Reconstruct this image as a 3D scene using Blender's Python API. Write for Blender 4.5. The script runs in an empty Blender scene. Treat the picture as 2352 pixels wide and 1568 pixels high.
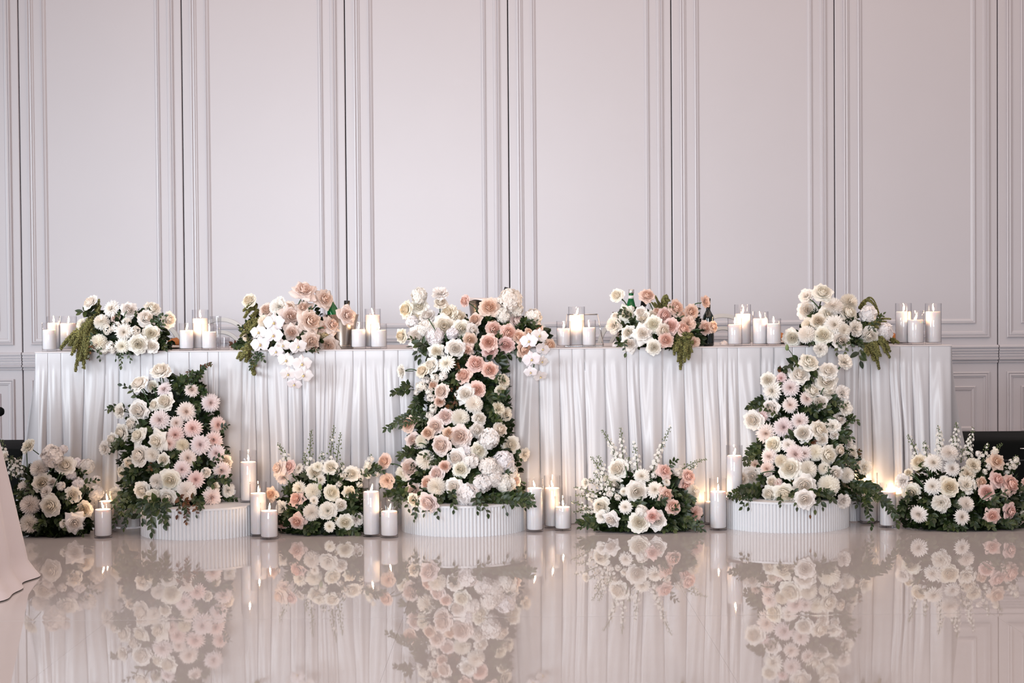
import bpy, math, random
from mathutils import Matrix, Vector, Quaternion
random.seed(7)
R = math.radians
PI = math.pi
scene = bpy.context.scene
col = scene.collection

# ------------------------------------------------------------------ camera
FPX = 3900.0
CAM = Vector((0.0, -7.22, 0.945))
CAMROT = Matrix.Rotation(R(90 - 1.307), 3, 'X') @ Matrix.Rotation(R(-0.45), 3, 'Z')
cd = bpy.data.cameras.new('camera')
cam = bpy.data.objects.new('camera', cd)
col.objects.link(cam)
cd.sensor_width = 36.0
cd.lens = FPX / 2352 * 36.0
cd.clip_end = 100
cam.matrix_world = Matrix.Translation(CAM) @ CAMROT.to_4x4()
scene.camera = cam

# ------------------------------------------------------------------ world and room light
world = bpy.data.worlds.new('room_light')
scene.world = world
world.use_nodes = True
bg = world.node_tree.nodes['Background']
bg.inputs[0].default_value = (0.87, 0.87, 0.92, 1)
bg.inputs[1].default_value = 0.36

def area(name, loc, target, sx, sy, energy, color, spread=180):
    l = bpy.data.lights.new(name, 'AREA')
    l.shape = 'RECTANGLE'; l.size = sx; l.size_y = sy; l.energy = energy; l.color = color; l.spread = R(spread)
    o = bpy.data.objects.new(name, l); col.objects.link(o)
    o.location = loc
    o.rotation_euler = (Vector(target) - Vector(loc)).to_track_quat('-Z', 'Y').to_euler()
    return o
area('window_daylight', (-6.4, -5.6, 1.9), (-0.9, 0.6, 0.55), 4.0, 2.6, 54, (0.86, 0.94, 1.0), 50)
area('window_daylight', (-1.4, -12.0, 1.9), (-0.5, 0.6, 0.45), 4.0, 2.4, 27, (0.91, 0.95, 1.0), 34)
area('ceiling_lamp', (1.0, -2.2, 3.95), (1.0, -2.2, 0.0), 8.0, 7.0, 190, (1.0, 0.70, 0.53))

vs = scene.view_settings
vs.view_transform = 'Standard'; vs.look = 'None'; vs.gamma = 1.0; vs.use_curve_mapping = False
vs.exposure = 0.07
scene.cycles.use_denoising = True
scene.cycles.max_bounces = 10
scene.cycles.transparent_max_bounces = 24
scene.cycles.caustics_reflective = False
scene.cycles.caustics_refractive = False
scene.cycles.sample_clamp_indirect = 4.0

# ------------------------------------------------------------------ helpers
def ray(px, py):
    return CAMROT @ Vector(((px - 1176) / FPX, -(py - 784) / FPX, -1.0))

def at(px, py, Y):                        # point of the place seen at a photo pixel, at depth Y
    d = ray(px, py)
    return CAM + d * ((Y - CAM.y) / d.y)

def floor_at(px, py, z=0.0):
    d = ray(px, py)
    return CAM + d * ((z - CAM.z) / d.z)

def scale_at(Y):
    return FPX / (Y - CAM.y)

def lerp(a, b, t):
    return a + (b - a) * t

def smooth(t):
    t = max(0.0, min(1.0, t))
    return t * t * (3 - 2 * t)

class MB:
    def __init__(self):
        self.v = []; self.f = []; self.t = []
    def vert(self, p, t=0.5):
        self.v.append(tuple(p)); self.t.append(t)
        return len(self.v) - 1
    def grid(self, rows, t=0.5, closed_u=False, tf=None):
        """rows: list of lists of points; returns indices"""
        ids = []
        nr = len(rows)
        for j, r in enumerate(rows):
            tt = tf(j / max(1, nr - 1)) if tf else t
            ids.append([self.vert(p, tt) for p in r])
        n = len(rows[0])
        for j in range(nr - 1):
            for i in range(n if closed_u else n - 1):
                k = (i + 1) % n
                self.f.append((ids[j][i], ids[j][k], ids[j + 1][k], ids[j + 1][i]))
        return ids
    def box(self, x0, x1, y0, y1, z0, z1, bev=0.0):
        b = min(bev, (x1 - x0) / 2.01, (y1 - y0) / 2.01, (z1 - z0) / 2.01)
        if b <= 0:
            pts = [(x, y, z) for z in (z0, z1) for y in (y0, y1) for x in (x0, x1)]
            k = len(self.v)
            for p in pts: self.vert(p)
            for q in ((0, 2, 3, 1), (4, 5, 7, 6), (0, 1, 5, 4), (2, 6, 7, 3), (0, 4, 6, 2), (1, 3, 7, 5)):
                self.f.append(tuple(k + i for i in q))
            return
        def ring(z, ins):
            o = []
            for cx, cy, a0 in ((x1 - b, y1 - b, 0), (x0 + b, y1 - b, 90), (x0 + b, y0 + b, 180), (x1 - b, y0 + b, 270)):
                for s in (0, 45, 90):
                    a = R(a0 + s)
                    o.append((cx + (b - ins) * math.cos(a), cy + (b - ins) * math.sin(a), z))
            return o
        ids = self.grid([ring(z0, b), ring(z0 + b * .3, b * .3), ring(z0 + b, 0), ring(z1 - b, 0), ring(z1 - b * .3, b * .3), ring(z1, b)], closed_u=True)
        self.f.append(tuple(reversed(ids[0]))); self.f.append(tuple(ids[-1]))
    def tube(self, pts, rad, n=6, caps=True, t=0.5):
        pts = [Vector(p) for p in pts]
        m = len(pts)
        rows = []
        prev = None
        for j in range(m):
            d = (pts[min(j + 1, m - 1)] - pts[max(j - 1, 0)])
            if d.length < 1e-9: d = Vector((0, 0, 1))
            d.normalize()
            if prev is None:
                a = d.orthogonal().normalized()
            else:
                a = (prev - d * prev.dot(d))
                a = a.normalized() if a.length > 1e-6 else d.orthogonal().normalized()
            prev = a
            b = d.cross(a)
            r = rad(j / (m - 1)) if callable(rad) else rad
            rows.append([pts[j] + (a * math.cos(2 * PI * i / n) + b * math.sin(2 * PI * i / n)) * r for i in range(n)])
        ids = self.grid(rows, t=t, closed_u=True)
        if caps:
            self.f.append(tuple(reversed(ids[0]))); self.f.append(tuple(ids[-1]))
    def lathe(self, prof, n=32, c=(0, 0, 0), rf=None):
        rows = []
        for r, z in prof:
            row = []
            for i in range(n):
                a = 2 * PI * i / n
                rr = r * (rf(a, z) if rf else 1.0)
                row.append((c[0] + rr * math.cos(a), c[1] + rr * math.sin(a), c[2] + z))
            rows.append(row)
        ids = self.grid(rows, closed_u=True)
        if prof[0][0] > 1e-6: self.f.append(tuple(reversed(ids[0])))
        if prof[-1][0] > 1e-6: self.f.append(tuple(ids[-1]))
    def mesh(self, name, flat=False):
        me = bpy.data.meshes.new(name)
        me.from_pydata(self.v, [], self.f)
        a = me.attributes.new('t', 'FLOAT', 'POINT')
        a.data.foreach_set('value', self.t)
        if not flat:
            me.polygons.foreach_set('use_smooth', [True] * len(me.polygons))
        me.update()
        return me

def link(name, me, mat=None, parent=None, loc=None, flat=False):
    if isinstance(me, MB): me = me.mesh(name, flat)
    o = bpy.data.objects.new(name, me)
    col.objects.link(o)
    if mat is not None and me is not None and len(me.materials) == 0: me.materials.append(mat)
    if parent is not None: o.parent = parent
    if loc is not None: o.location = loc
    return o

def tag(o, label, cat, group=None, kind=None):
    if label: o['label'] = label
    if cat: o['category'] = cat
    if group: o['group'] = group
    if kind: o['kind'] = kind
    return o

def empty(name, loc, label=None, cat=None, group=None):
    o = bpy.data.objects.new(name, None)
    col.objects.link(o); o.location = loc
    o.empty_display_size = 0.05
    return tag(o, label, cat, group)

def smooth_by_angle(o, ang=40):
    me = o.data
    me.polygons.foreach_set('use_smooth', [True] * len(me.polygons))
    try:
        me.set_sharp_from_angle(angle=R(ang))
    except Exception:
        pass

# ------------------------------------------------------------------ materials
def mat(name, color, rough=0.5, metal=0.0, **kw):
    m = bpy.data.materials.new(name); m.use_nodes = True
    b = m.node_tree.nodes['Principled BSDF']
    b.inputs['Base Color'].default_value = (*color, 1)
    b.inputs['Roughness'].default_value = rough
    b.inputs['Metallic'].default_value = metal
    for k, v in kw.items():
        b.inputs[k.replace('_', ' ')].default_value = v
    return m

def noisy(m, scale=30.0, amount=0.08, bump=0.0, detail=4.0, stretch=None, bscale=None):
    """procedural colour variation and fine relief on a plain material"""
    nt = m.node_tree; N = nt.nodes; L = nt.links
    b = N['Principled BSDF']
    c = tuple(b.inputs['Base Color'].default_value)
    tc = N.new('ShaderNodeTexCoord'); mp = N.new('ShaderNodeMapping')
    L.new(tc.outputs['Object'], mp.inputs[0])
    if stretch: mp.inputs['Scale'].default_value = stretch
    nz = N.new('ShaderNodeTexNoise'); nz.inputs['Scale'].default_value = scale; nz.inputs['Detail'].default_value = detail
    L.new(mp.outputs[0], nz.inputs['Vector'])
    mx = N.new('ShaderNodeMix'); mx.data_type = 'RGBA'
    mx.inputs[6].default_value = tuple(x * (1 - amount) for x in c[:3]) + (1,)
    mx.inputs[7].default_value = tuple(min(1, x * (1 + amount)) for x in c[:3]) + (1,)
    L.new(nz.outputs[0], mx.inputs[0]); L.new(mx.outputs[2], b.inputs['Base Color'])
    if bump:
        n2 = N.new('ShaderNodeTexNoise'); n2.inputs['Scale'].default_value = bscale or scale * 4; n2.inputs['Detail'].default_value = 5
        L.new(mp.outputs[0], n2.inputs['Vector'])
        bp = N.new('ShaderNodeBump'); bp.inputs['Strength'].default_value = bump; bp.inputs['Distance'].default_value = 0.002
        L.new(n2.outputs[0], bp.inputs['Height']); L.new(bp.outputs[0], b.inputs['Normal'])
    return m

M = {}
M['wall'] = noisy(mat('painted_panel', (0.525, 0.50, 0.53), 0.36), 3.0, 0.025, 0.05, bscale=60)
M['wall_gap'] = mat('panel_gap', (0.03, 0.035, 0.035), 0.8)
M['tile'] = noisy(mat('polished_tile', (0.50, 0.465, 0.465), 0.02, IOR=1.50), 6.0, 0.03)
M['grout'] = noisy(mat('tile_joint', (0.45, 0.42, 0.42), 0.4), 40.0, 0.1)
M['cloth'] = noisy(mat('satin_cloth', (0.545, 0.54, 0.57), 0.34, Sheen_Weight=0.08), 5.0, 0.02, 0.06, bscale=300)
M['cloth_pink'] = noisy(mat('table_linen', (0.66, 0.60, 0.63), 0.55, Sheen_Weight=0.2), 5.0, 0.02, 0.06, bscale=300)
M['top_cloth'] = noisy(mat('white_linen', (0.60, 0.57, 0.585), 0.6), 8.0, 0.03, 0.1, bscale=200)
M['plinth'] = noisy(mat('white_lacquer', (0.66, 0.67, 0.70), 0.38), 6.0, 0.015)
M['wood'] = noisy(mat('table_wood', (0.35, 0.24, 0.15), 0.5), 8.0, 0.2, stretch=(1, 8, 8))
M['steel'] = mat('chrome', (0.75, 0.75, 0.76), 0.12, 1.0)
M['bucket'] = noisy(mat('brushed_bucket', (0.46, 0.40, 0.35), 0.26, 1.0), 20.0, 0.15, stretch=(1, 1, .2))
M['darkmetal'] = mat('dark_metal', (0.05, 0.05, 0.05), 0.4, 0.6)
M['black'] = noisy(mat('black_casing', (0.004, 0.005, 0.005), 0.85, Specular_IOR_Level=0.12), 50.0, 0.3, 0.1)
M['chair'] = noisy(mat('cream_lacquer', (0.50, 0.475, 0.46), 0.25), 6.0, 0.03)
M['chair_dark'] = mat('chair_edge', (0.10, 0.11, 0.11), 0.35)
M['seat'] = noisy(mat('seat_pad', (0.62, 0.58, 0.54), 0.8), 60.0, 0.05, 0.1)
M['wick'] = mat('burnt_wick', (0.02, 0.015, 0.01), 0.9)
M['bread'] = noisy(mat('baked_crust', (0.42, 0.15, 0.035), 0.35), 14.0, 0.45, 0.2)
M['porcelain'] = mat('porcelain', (0.80, 0.77, 0.77), 0.15)
M['napkin'] = noisy(mat('napkin_linen', (0.78, 0.72, 0.72), 0.8), 30.0, 0.04, 0.2)
M['bottle_dark'] = mat('dark_bottle_glass', (0.004, 0.008, 0.007), 0.06, Coat_Weight=0.5)
M['bottle_green'] = mat('green_bottle_glass', (0.005, 0.14, 0.035), 0.06, Transmission_Weight=0.35, IOR=1.5)
M['foil'] = noisy(mat('bottle_foil', (0.02, 0.018, 0.018), 0.4, 0.3), 90.0, 0.2)
M['cap'] = mat('bottle_cap', (0.62, 0.60, 0.60), 0.3, 0.8)
M['label'] = noisy(mat('paper_label', (0.72, 0.74, 0.80), 0.6), 240.0, 0.45)
M['foam'] = noisy(mat('mossy_foam', (0.010, 0.020, 0.010), 0.9), 40.0, 0.4)

def wax_material():
    m = mat('candle_wax', (0.80, 0.78, 0.79), 0.45)
    b = m.node_tree.nodes['Principled BSDF']
    b.inputs['Subsurface Weight'].default_value = 0.5
    b.inputs['Subsurface Radius'].default_value = (1.0, 0.75, 0.6)
    b.inputs['Subsurface Scale'].default_value = 0.018
    return noisy_keep(m)

def noisy_keep(m):
    nt = m.node_tree; N = nt.nodes; L = nt.links
    nz = N.new('ShaderNodeTexNoise'); nz.inputs['Scale'].default_value = 60
    tc = N.new('ShaderNodeTexCoord'); L.new(tc.outputs['Object'], nz.inputs['Vector'])
    bp = N.new('ShaderNodeBump'); bp.inputs['Strength'].default_value = 0.08; bp.inputs['Distance'].default_value = 0.002
    L.new(nz.outputs[0], bp.inputs['Height']); L.new(bp.outputs[0], N['Principled BSDF'].inputs['Normal'])
    return m
M['wax'] = wax_material()

def flame_material():
    m = bpy.data.materials.new('candle_flame'); m.use_nodes = True
    nt = m.node_tree; nt.nodes.clear()
    o = nt.nodes.new('ShaderNodeOutputMaterial'); e = nt.nodes.new('ShaderNodeEmission')
    e.inputs[0].default_value = (1.0, 0.64, 0.34, 1); e.inputs[1].default_value = 300.0
    nt.links.new(e.outputs[0], o.inputs[0])
    return m
M['flame'] = flame_material()

def thin_glass(name, tint=(0.985, 0.985, 0.99), edge=(0.52, 0.52, 0.55), ior=1.5):
    m = bpy.data.materials.new(name); m.use_nodes = True
    nt = m.node_tree; nt.nodes.clear(); N = nt.nodes; L = nt.links
    o = N.new('ShaderNodeOutputMaterial')
    tr = N.new('ShaderNodeBsdfTransparent'); gl = N.new('ShaderNodeBsdfGlossy'); gl.inputs['Roughness'].default_value = 0.02
    lw = N.new('ShaderNodeLayerWeight'); lw.inputs[0].default_value = 0.5
    pw = N.new('ShaderNodeMath'); pw.operation = 'POWER'; pw.inputs[1].default_value = 5.0
    L.new(lw.outputs['Facing'], pw.inputs[0])
    mx = N.new('ShaderNodeMix'); mx.data_type = 'RGBA'
    mx.inputs[6].default_value = (*tint, 1); mx.inputs[7].default_value = (*edge, 1)
    L.new(pw.outputs[0], mx.inputs[0]); L.new(mx.outputs[2], tr.inputs[0])
    f0 = ((ior - 1) / (ior + 1)) ** 2
    fr = N.new('ShaderNodeMapRange'); fr.inputs['To Min'].default_value = f0; fr.inputs['To Max'].default_value = 0.55
    L.new(pw.outputs[0], fr.inputs['Value'])
    ms = N.new('ShaderNodeMixShader')
    L.new(fr.outputs[0], ms.inputs[0]); L.new(tr.outputs[0], ms.inputs[1]); L.new(gl.outputs[0], ms.inputs[2])
    L.new(ms.outputs[0], o.inputs[0])
    return m
M['glass'] = thin_glass('clear_glass')
M['crystal'] = thin_glass('cut_crystal', (0.96, 0.96, 0.97), (0.6, 0.6, 0.63), 1.9)

def petal_material(name, center_sat, warm, trans=0.22):
    """petal colour comes from the bloom itself; the heart is a little richer than the rim"""
    m = bpy.data.materials.new(name); m.use_nodes = True
    nt = m.node_tree; nt.nodes.clear(); N = nt.nodes; L = nt.links
    o = N.new('ShaderNodeOutputMaterial')
    oi = N.new('ShaderNodeObjectInfo')
    at_ = N.new('ShaderNodeAttribute'); at_.attribute_name = 't'
    hs = N.new('ShaderNodeHueSaturation'); hs.inputs['Saturation'].default_value = center_sat
    L.new(oi.outputs['Color'], hs.inputs['Color'])
    wm = N.new('ShaderNodeMix'); wm.data_type = 'RGBA'; wm.blend_type = 'MULTIPLY'
    wm.inputs[0].default_value = 1.0; wm.inputs[7].default_value = (*warm, 1)
    L.new(hs.outputs[0], wm.inputs[6])
    mx = N.new('ShaderNodeMix'); mx.data_type = 'RGBA'
    L.new(at_.outputs['Fac'], mx.inputs[0]); L.new(wm.outputs[2], mx.inputs[6]); L.new(oi.outputs['Color'], mx.inputs[7])
    b = N.new('ShaderNodeBsdfPrincipled'); b.inputs['Roughness'].default_value = 0.62
    b.inputs['Specular IOR Level'].default_value = 0.25
    L.new(mx.outputs[2], b.inputs['Base Color'])
    tl = N.new('ShaderNodeBsdfTranslucent'); L.new(mx.outputs[2], tl.inputs[0])
    ms = N.new('ShaderNodeMixShader'); ms.inputs[0].default_value = trans
    L.new(b.outputs[0], ms.inputs[1]); L.new(tl.outputs[0], ms.inputs[2]); L.new(ms.outputs[0], o.inputs[0])
    return m
M['petal'] = petal_material('petal', 1.28, (1.0, 0.962, 0.915), .25)
M['dahlia'] = petal_material('dahlia_petal', 1.7, (0.99, 0.95, 0.90), .25)
M['lip'] = mat('orchid_lip', (0.74, 0.58, 0.26), 0.5)
M['eye'] = mat('flower_eye', (0.50, 0.30, 0.06), 0.8)

def leaf_material(name, rough, trans, spread=0.55):
    m = bpy.data.materials.new(name); m.use_nodes = True
    nt = m.node_tree; nt.nodes.clear(); N = nt.nodes; L = nt.links
    o = N.new('ShaderNodeOutputMaterial')
    oi = N.new('ShaderNodeObjectInfo'); at_ = N.new('ShaderNodeAttribute'); at_.attribute_name = 't'
    mr = N.new('ShaderNodeMapRange'); mr.inputs['To Min'].default_value = 1 - spread; mr.inputs['To Max'].default_value = 1 + spread
    L.new(at_.outputs['Fac'], mr.inputs['Value'])
    mx = N.new('ShaderNodeMix'); mx.data_type = 'RGBA'; mx.blend_type = 'MULTIPLY'; mx.inputs[0].default_value = 1.0
    L.new(oi.outputs['Color'], mx.inputs[6]); L.new(mr.outputs[0], mx.inputs[7])
    b = N.new('ShaderNodeBsdfPrincipled'); b.inputs['Roughness'].default_value = rough
    L.new(mx.outputs[2], b.inputs['Base Color'])
    tl = N.new('ShaderNodeBsdfTranslucent'); L.new(mx.outputs[2], tl.inputs[0])
    ms = N.new('ShaderNodeMixShader'); ms.inputs[0].default_value = trans
    L.new(b.outputs[0], ms.inputs[1]); L.new(tl.outputs[0], ms.inputs[2]); L.new(ms.outputs[0], o.inputs[0])
    return m
M['leaf'] = leaf_material('leaf', 0.42, 0.12)
M['stem'] = leaf_material('stem', 0.6, 0.0)
M['amaranth'] = leaf_material('amaranth', 0.9, 0.05, 0.7)

# ------------------------------------------------------------------ the setting: floor, panelled wall
def build_floor():
    mb = MB(); mb.box(-5.5, 5.5, -9.0, 2.0, -0.06, -0.0012)
    fl = link('floor', mb, M['grout'], flat=True)
    tag(fl, 'polished pale beige tiled floor mirroring the flowers', None, kind='structure')
    TW, TL, G = 0.885, 1.77, 0.0018
    x0 = -0.335
    yj = floor_at(1176, 1417).y
    def tile(xa, ya, yb, tilt):
        m = MB(); b = 0.0012
        def z(y): return tilt * (yb - y)
        xs = (xa + G / 10, xa + TW - G / 10)
        ya_, yb_ = ya + G / 2, yb - G / 2
        m.grid([[(xs[0], yb_, -0.0011), (xs[1], yb_, -0.0011)], [(xs[0], yb_, z(yb_)), (xs[1], yb_, z(yb_))],
                [(xs[0], ya_, z(ya_)), (xs[1], ya_, z(ya_))], [(xs[0], ya_, -0.0011), (xs[1], ya_, -0.0011)]])
        for x in xs:
            k = [m.vert((x, yb_, -0.0011)), m.vert((x, yb_, z(yb_))), m.vert((x, ya_, z(ya_))), m.vert((x, ya_, -0.0011))]
            m.f.append(tuple(k))
        link('tile', m, M['tile'], fl, flat=True)
    for r in range(-4, 3):
        ya = yj + r * TL
        yb = ya + TL
        if ya > 1.9: continue
        yb = min(yb, 1.99)
        for c in range(-6, 7):
            tile(x0 + c * TW, ya, yb, 0.0038 if r == -1 else 0.0)
    return fl
build_floor()

YW = 1.75
SP = 0.859
SEAM0 = at(1170.5, 600, YW).x
def sweep_frame(mb, x0, x1, z0, z1, prof, y):
    """picture-frame moulding: profile = (inset from the outer edge, height proud of the panel)"""
    rows = []
    for ins, h in prof:
        h *= .75
        rows.append([(x0 + ins, y - h, z0 + ins), (x1 - ins, y - h, z0 + ins), (x1 - ins, y - h, z1 - ins), (x0 + ins, y - h, z1 - ins)])
    mb.grid(rows, closed_u=True)
PO = [(0, 0), (0.0005, 0.013), (0.007, 0.016), (0.012, 0.009), (0.013, 0.013), (0.021, 0.015), (0.0215, 0.007), (0.030, 0.006), (0.034, 0.001), (0.0345, 0)]
PI_ = [(0, 0), (0.0005, 0.008), (0.006, 0.012), (0.011, 0.007), (0.0115, 0.011), (0.018, 0.009), (0.025, 0.002), (0.0255, 0)]
def build_wall():
    mb = MB(); mb.box(-5.0, 5.0, YW + 0.03, YW + 0.12, -0.01, 3.3)
    w = link('wall_back', mb, M['wall_gap'], flat=True)
    tag(w, 'white panelled wall with double moulding frames and dark seams', None, kind='structure')
    m = MB(); g = 0.0026
    m.box(g, SP - g, YW, YW + 0.029, 0.0, 3.25, 0.004)
    panel = m.mesh('panel', flat=True); panel.materials.append(M['wall'])
    s = SP / 376.0
    parts = []
    for nm, a, b, z0, z1, pr in (('moulding_frame', 20, 356, 0.742, 3.10, PO), ('moulding_frame', 53, 324, 0.816, 3.02, PI_),
                                 ('moulding_frame', 20, 356, 0.170, 0.562, PO), ('moulding_frame', 53, 324, 0.248, 0.486, PI_)):
        m = MB(); sweep_frame(m, a * s, b * s, z0, z1, pr, YW)
        me = m.mesh(nm, flat=True); me.materials.append(M['wall']); parts.append((nm, me))
    def rail(nm, prof):
        m = MB()
        m.grid([[(g, YW - h, z), (SP - g, YW - h, z)] for z, h in prof])
        for x in (g, SP - g):
            m.f.append(tuple(m.vert((x, YW - h, z)) for z, h in prof))
        me = m.mesh(nm, flat=True); me.materials.append(M['wall']); parts.append((nm, me))
    rail('chair_rail', [(0.703, 0), (0.703, 0.020), (0.697, 0.026), (0.690, 0.026), (0.6885, 0.016), (0.683, 0.016), (0.681, 0.022), (0.674, 0.022), (0.6725, 0.014),
                        (0.667, 0.014), (0.665, 0.019), (0.660, 0.019), (0.6585, 0.012), (0.653, 0.012), (0.6515, 0.018), (0.645, 0.018), (0.643, 0.012), (0.638, 0.012),
                        (0.636, 0.024), (0.626, 0.022), (0.6245, 0.004), (0.619, 0.004), (0.618, 0.012), (0.610, 0.010), (0.609, 0)])
    rail('skirting', [(0.13, 0), (0.13, 0.008), (0.118, 0.014), (0.11, 0.014), (0.108, 0.018), (0.004, 0.018), (0.002, 0)])
    for k in range(-5, 5):
        p = link('panel', panel, None, w, (SEAM0 + k * SP, 0, 0))
        for nm, me in parts:
            link(nm, me, None, p)
build_wall()

# ------------------------------------------------------------------ head table: table, cloth, pleated skirt
TX0, TX1, TY0, TY1, TZ = -2.040, 1.880, 0.05, 0.82, 0.75
def build_table():
    t = empty('banquet_table', ((TX0 + TX1) / 2, (TY0 + TY1) / 2, 0), 'long banquet table standing under the white skirt', 'table')
    lx = -t.location.x; ly = -t.location.y
    mb = MB(); mb.box(TX0 + .01 + lx, TX1 - .01 + lx, TY0 + .01 + ly, TY1 - .01 + ly, TZ - .036, TZ - .006, .004)
    link('tabletop', mb, M['wood'], t)
    for x in (TX0 + .12, (TX0 + TX1) / 2, TX1 - .12):
        for y in (TY0 + .1, TY1 - .1):
            m = MB(); m.tube([(x + lx, y + ly, 0), (x + lx, y + ly, TZ - .035)], .016, 10)
            link('leg', m, M['darkmetal'], t)
    mb = MB(); mb.box(TX0 - .004, TX1 + .004, TY0 - .006, TY1 + .004, TZ - .0055, TZ, .0025)
    tag(link('tablecloth', mb, M['top_cloth']), 'flat white cloth covering the top of the long table', 'tablecloth')
build_table()

def build_skirt():
    rnd = random.Random(11)
    # path: back-left -> front-left -> front-right -> back-right
    segs = [((TX0, TY1), (TX0, TY0), (-1, 0), 8), ((TX0, TY0), (TX1, TY0), (0, -1), 56), ((TX1, TY0), (TX1, TY1), (1, 0), 8)]
    NV = 36
    NS = 12
    rows = [[] for _ in range(NV + 1)]
    H = TZ - 0.004
    for (a, b, n, cnt) in segs:
        L = math.hypot(b[0] - a[0], b[1] - a[1])
        dx, dy = (b[0] - a[0]) / L, (b[1] - a[1]) / L
        edges = [0.0]
        for k in range(cnt):
            edges.append(edges[-1] + 1 + rnd.uniform(-.45, .45))
        edges = [e / edges[-1] * L for e in edges]
        drift = [rnd.uniform(-.013, .013) for _ in range(cnt + 1)]
        drift[0] = drift[-1] = 0
        pv = 1.0
        for k in range(cnt):
            e0, e1 = edges[k], edges[k + 1]
            w = e1 - e0
            aa = rnd.uniform(.4, 1.2) * min(1.2, w / .075)
            sk = rnd.uniform(.55, 1.5)
            ph, ph2 = rnd.uniform(0, 6.28), rnd.uniform(0, 6.28)
            fold = rnd.choice((0, 0, .3, .6, 1.0, 1.3)) if k < cnt - 1 else 0
            start = rnd.uniform(.02, .14); span = rnd.uniform(.22, .5)
            tw = rnd.uniform(-1.6, 1.6)
            for j in range(NV + 1):
                v = j / NV
                d = H * v
                op = smooth((d - .045 - start * .4) / span)
                gath = smooth((d - .045) / .05)
                x0 = e0 + drift[k] * op; x1 = e1 + drift[k + 1] * op
                ww = x1 - x0
                out = (.052 if n[0] == 0 else .105) * v ** 1.3
                band = .0026 if d < .047 else 0.0
                pts = []
                for i in range(NS):
                    s = i / (NS - 1)
                    dep = -aa * (.0012 + .0022 * gath + .024 * op) * (math.sin(PI * s ** sk) ** 1.1)
                    dep += .0045 * op * math.sin(2 * PI * 1.3 * s + ph + tw * v * 2) * math.sin(PI * s)
                    dep += .0022 * gath * math.sin(2 * PI * 2.2 * s + ph2 + 5 * tw * v) * math.sin(PI * s)
                    pts.append((s * (1 - .05 * (1 if fold else 0)), dep))
                if fold:
                    fd = .0015 + .020 * op * fold
                    pts += [(.975, fd * .3), (.965 - .09 * op, fd), (.985, fd + .002)]
                else:
                    fd = .010 * op
                    pts += [(1.0, .0), (1.0, .0), (1.0, .0)]
                for x, dep in pts:
                    al = x0 + x * ww
                    off = out - dep + band
                    rows[j].append((a[0] + dx * al + n[0] * off, a[1] + dy * al + n[1] * off, TZ - .003 - d * (H - .003) / H))
    mb = MB(); mb.grid(rows, t=.5)
    o = link('table_skirt', mb, M['cloth'])
    tag(o, 'pleated white satin skirt hanging around the long table to the floor', 'table skirt')
build_skirt()

# ------------------------------------------------------------------ fluted plinths
def plinth(px0, px1, pyb, label):
    pc = (px0 + px1) / 2
    f = floor_at(pc, pyb)
    r = (px1 - px0) / 2 / scale_at(f.y + .2)
    cy = f.y + r
    yback = -0.035
    H = 0.125
    root = empty('fluted_plinth', (f.x, cy, 0), label, 'plinth', 'white fluted plinths before the table skirt')
    a1 = math.asin(max(-1, min(1, (yback - cy) / r)))
    a0 = -PI - a1
    pts = []
    nfl = 64
    n = nfl * 6
    for i in range(n + 1):
        s = i / n
        a = a0 + (a1 - a0) * s
        rr = r - .0060 * (1 - abs(math.sin(PI * nfl * s)) ** .6)
        pts.append((rr * math.cos(a), rr * math.sin(a)))
    m = MB()
    ids = m.grid([[(x, y, z) for x, y in pts] for z in (0, H - .008)], closed_u=True)
    m.f.append(tuple(ids[0]))
    b = link('fluted_body', m, M['plinth'], root, flat=True); smooth_by_angle(b, 50)
    m = MB()
    pc2 = []
    for i in range(97):
        a = a0 + (a1 - a0) * i / 96
        pc2.append(((r + .001) * math.cos(a), (r + .001) * math.sin(a)))
    ids = m.grid([[(x, y, z) for x, y in pc2] for z in (H - .0079, H)], closed_u=True)
    m.f.append(tuple(ids[0])); m.f.append(tuple(ids[1]))
    link('top_board', m, M['plinth'], root, flat=True)
    return f.x, cy, r, H
PL1 = plinth(299, 574, 1241, 'white fluted round plinth under the blush dahlia tower at left')
PL2 = plinth(917, 1206, 1233.5, 'white fluted round plinth in the middle under the pink rose cascade')
PL3 = plinth(1676, 1974, 1224.5, 'white fluted round plinth under the white and blush tower at right')
PH = 0.125

# ------------------------------------------------------------------ bloom meshes (unit radius, facing +Z)
SH_ROUND = (.34, .80, 1.0, .98, .80)
SH_NARROW = (.50, .85, 1.0, .90, .42)
def shape_at(sh, v):
    x = v * (len(sh) - 1); i = min(int(x), len(sh) - 2)
    return lerp(sh[i], sh[i + 1], x - i)

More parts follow.
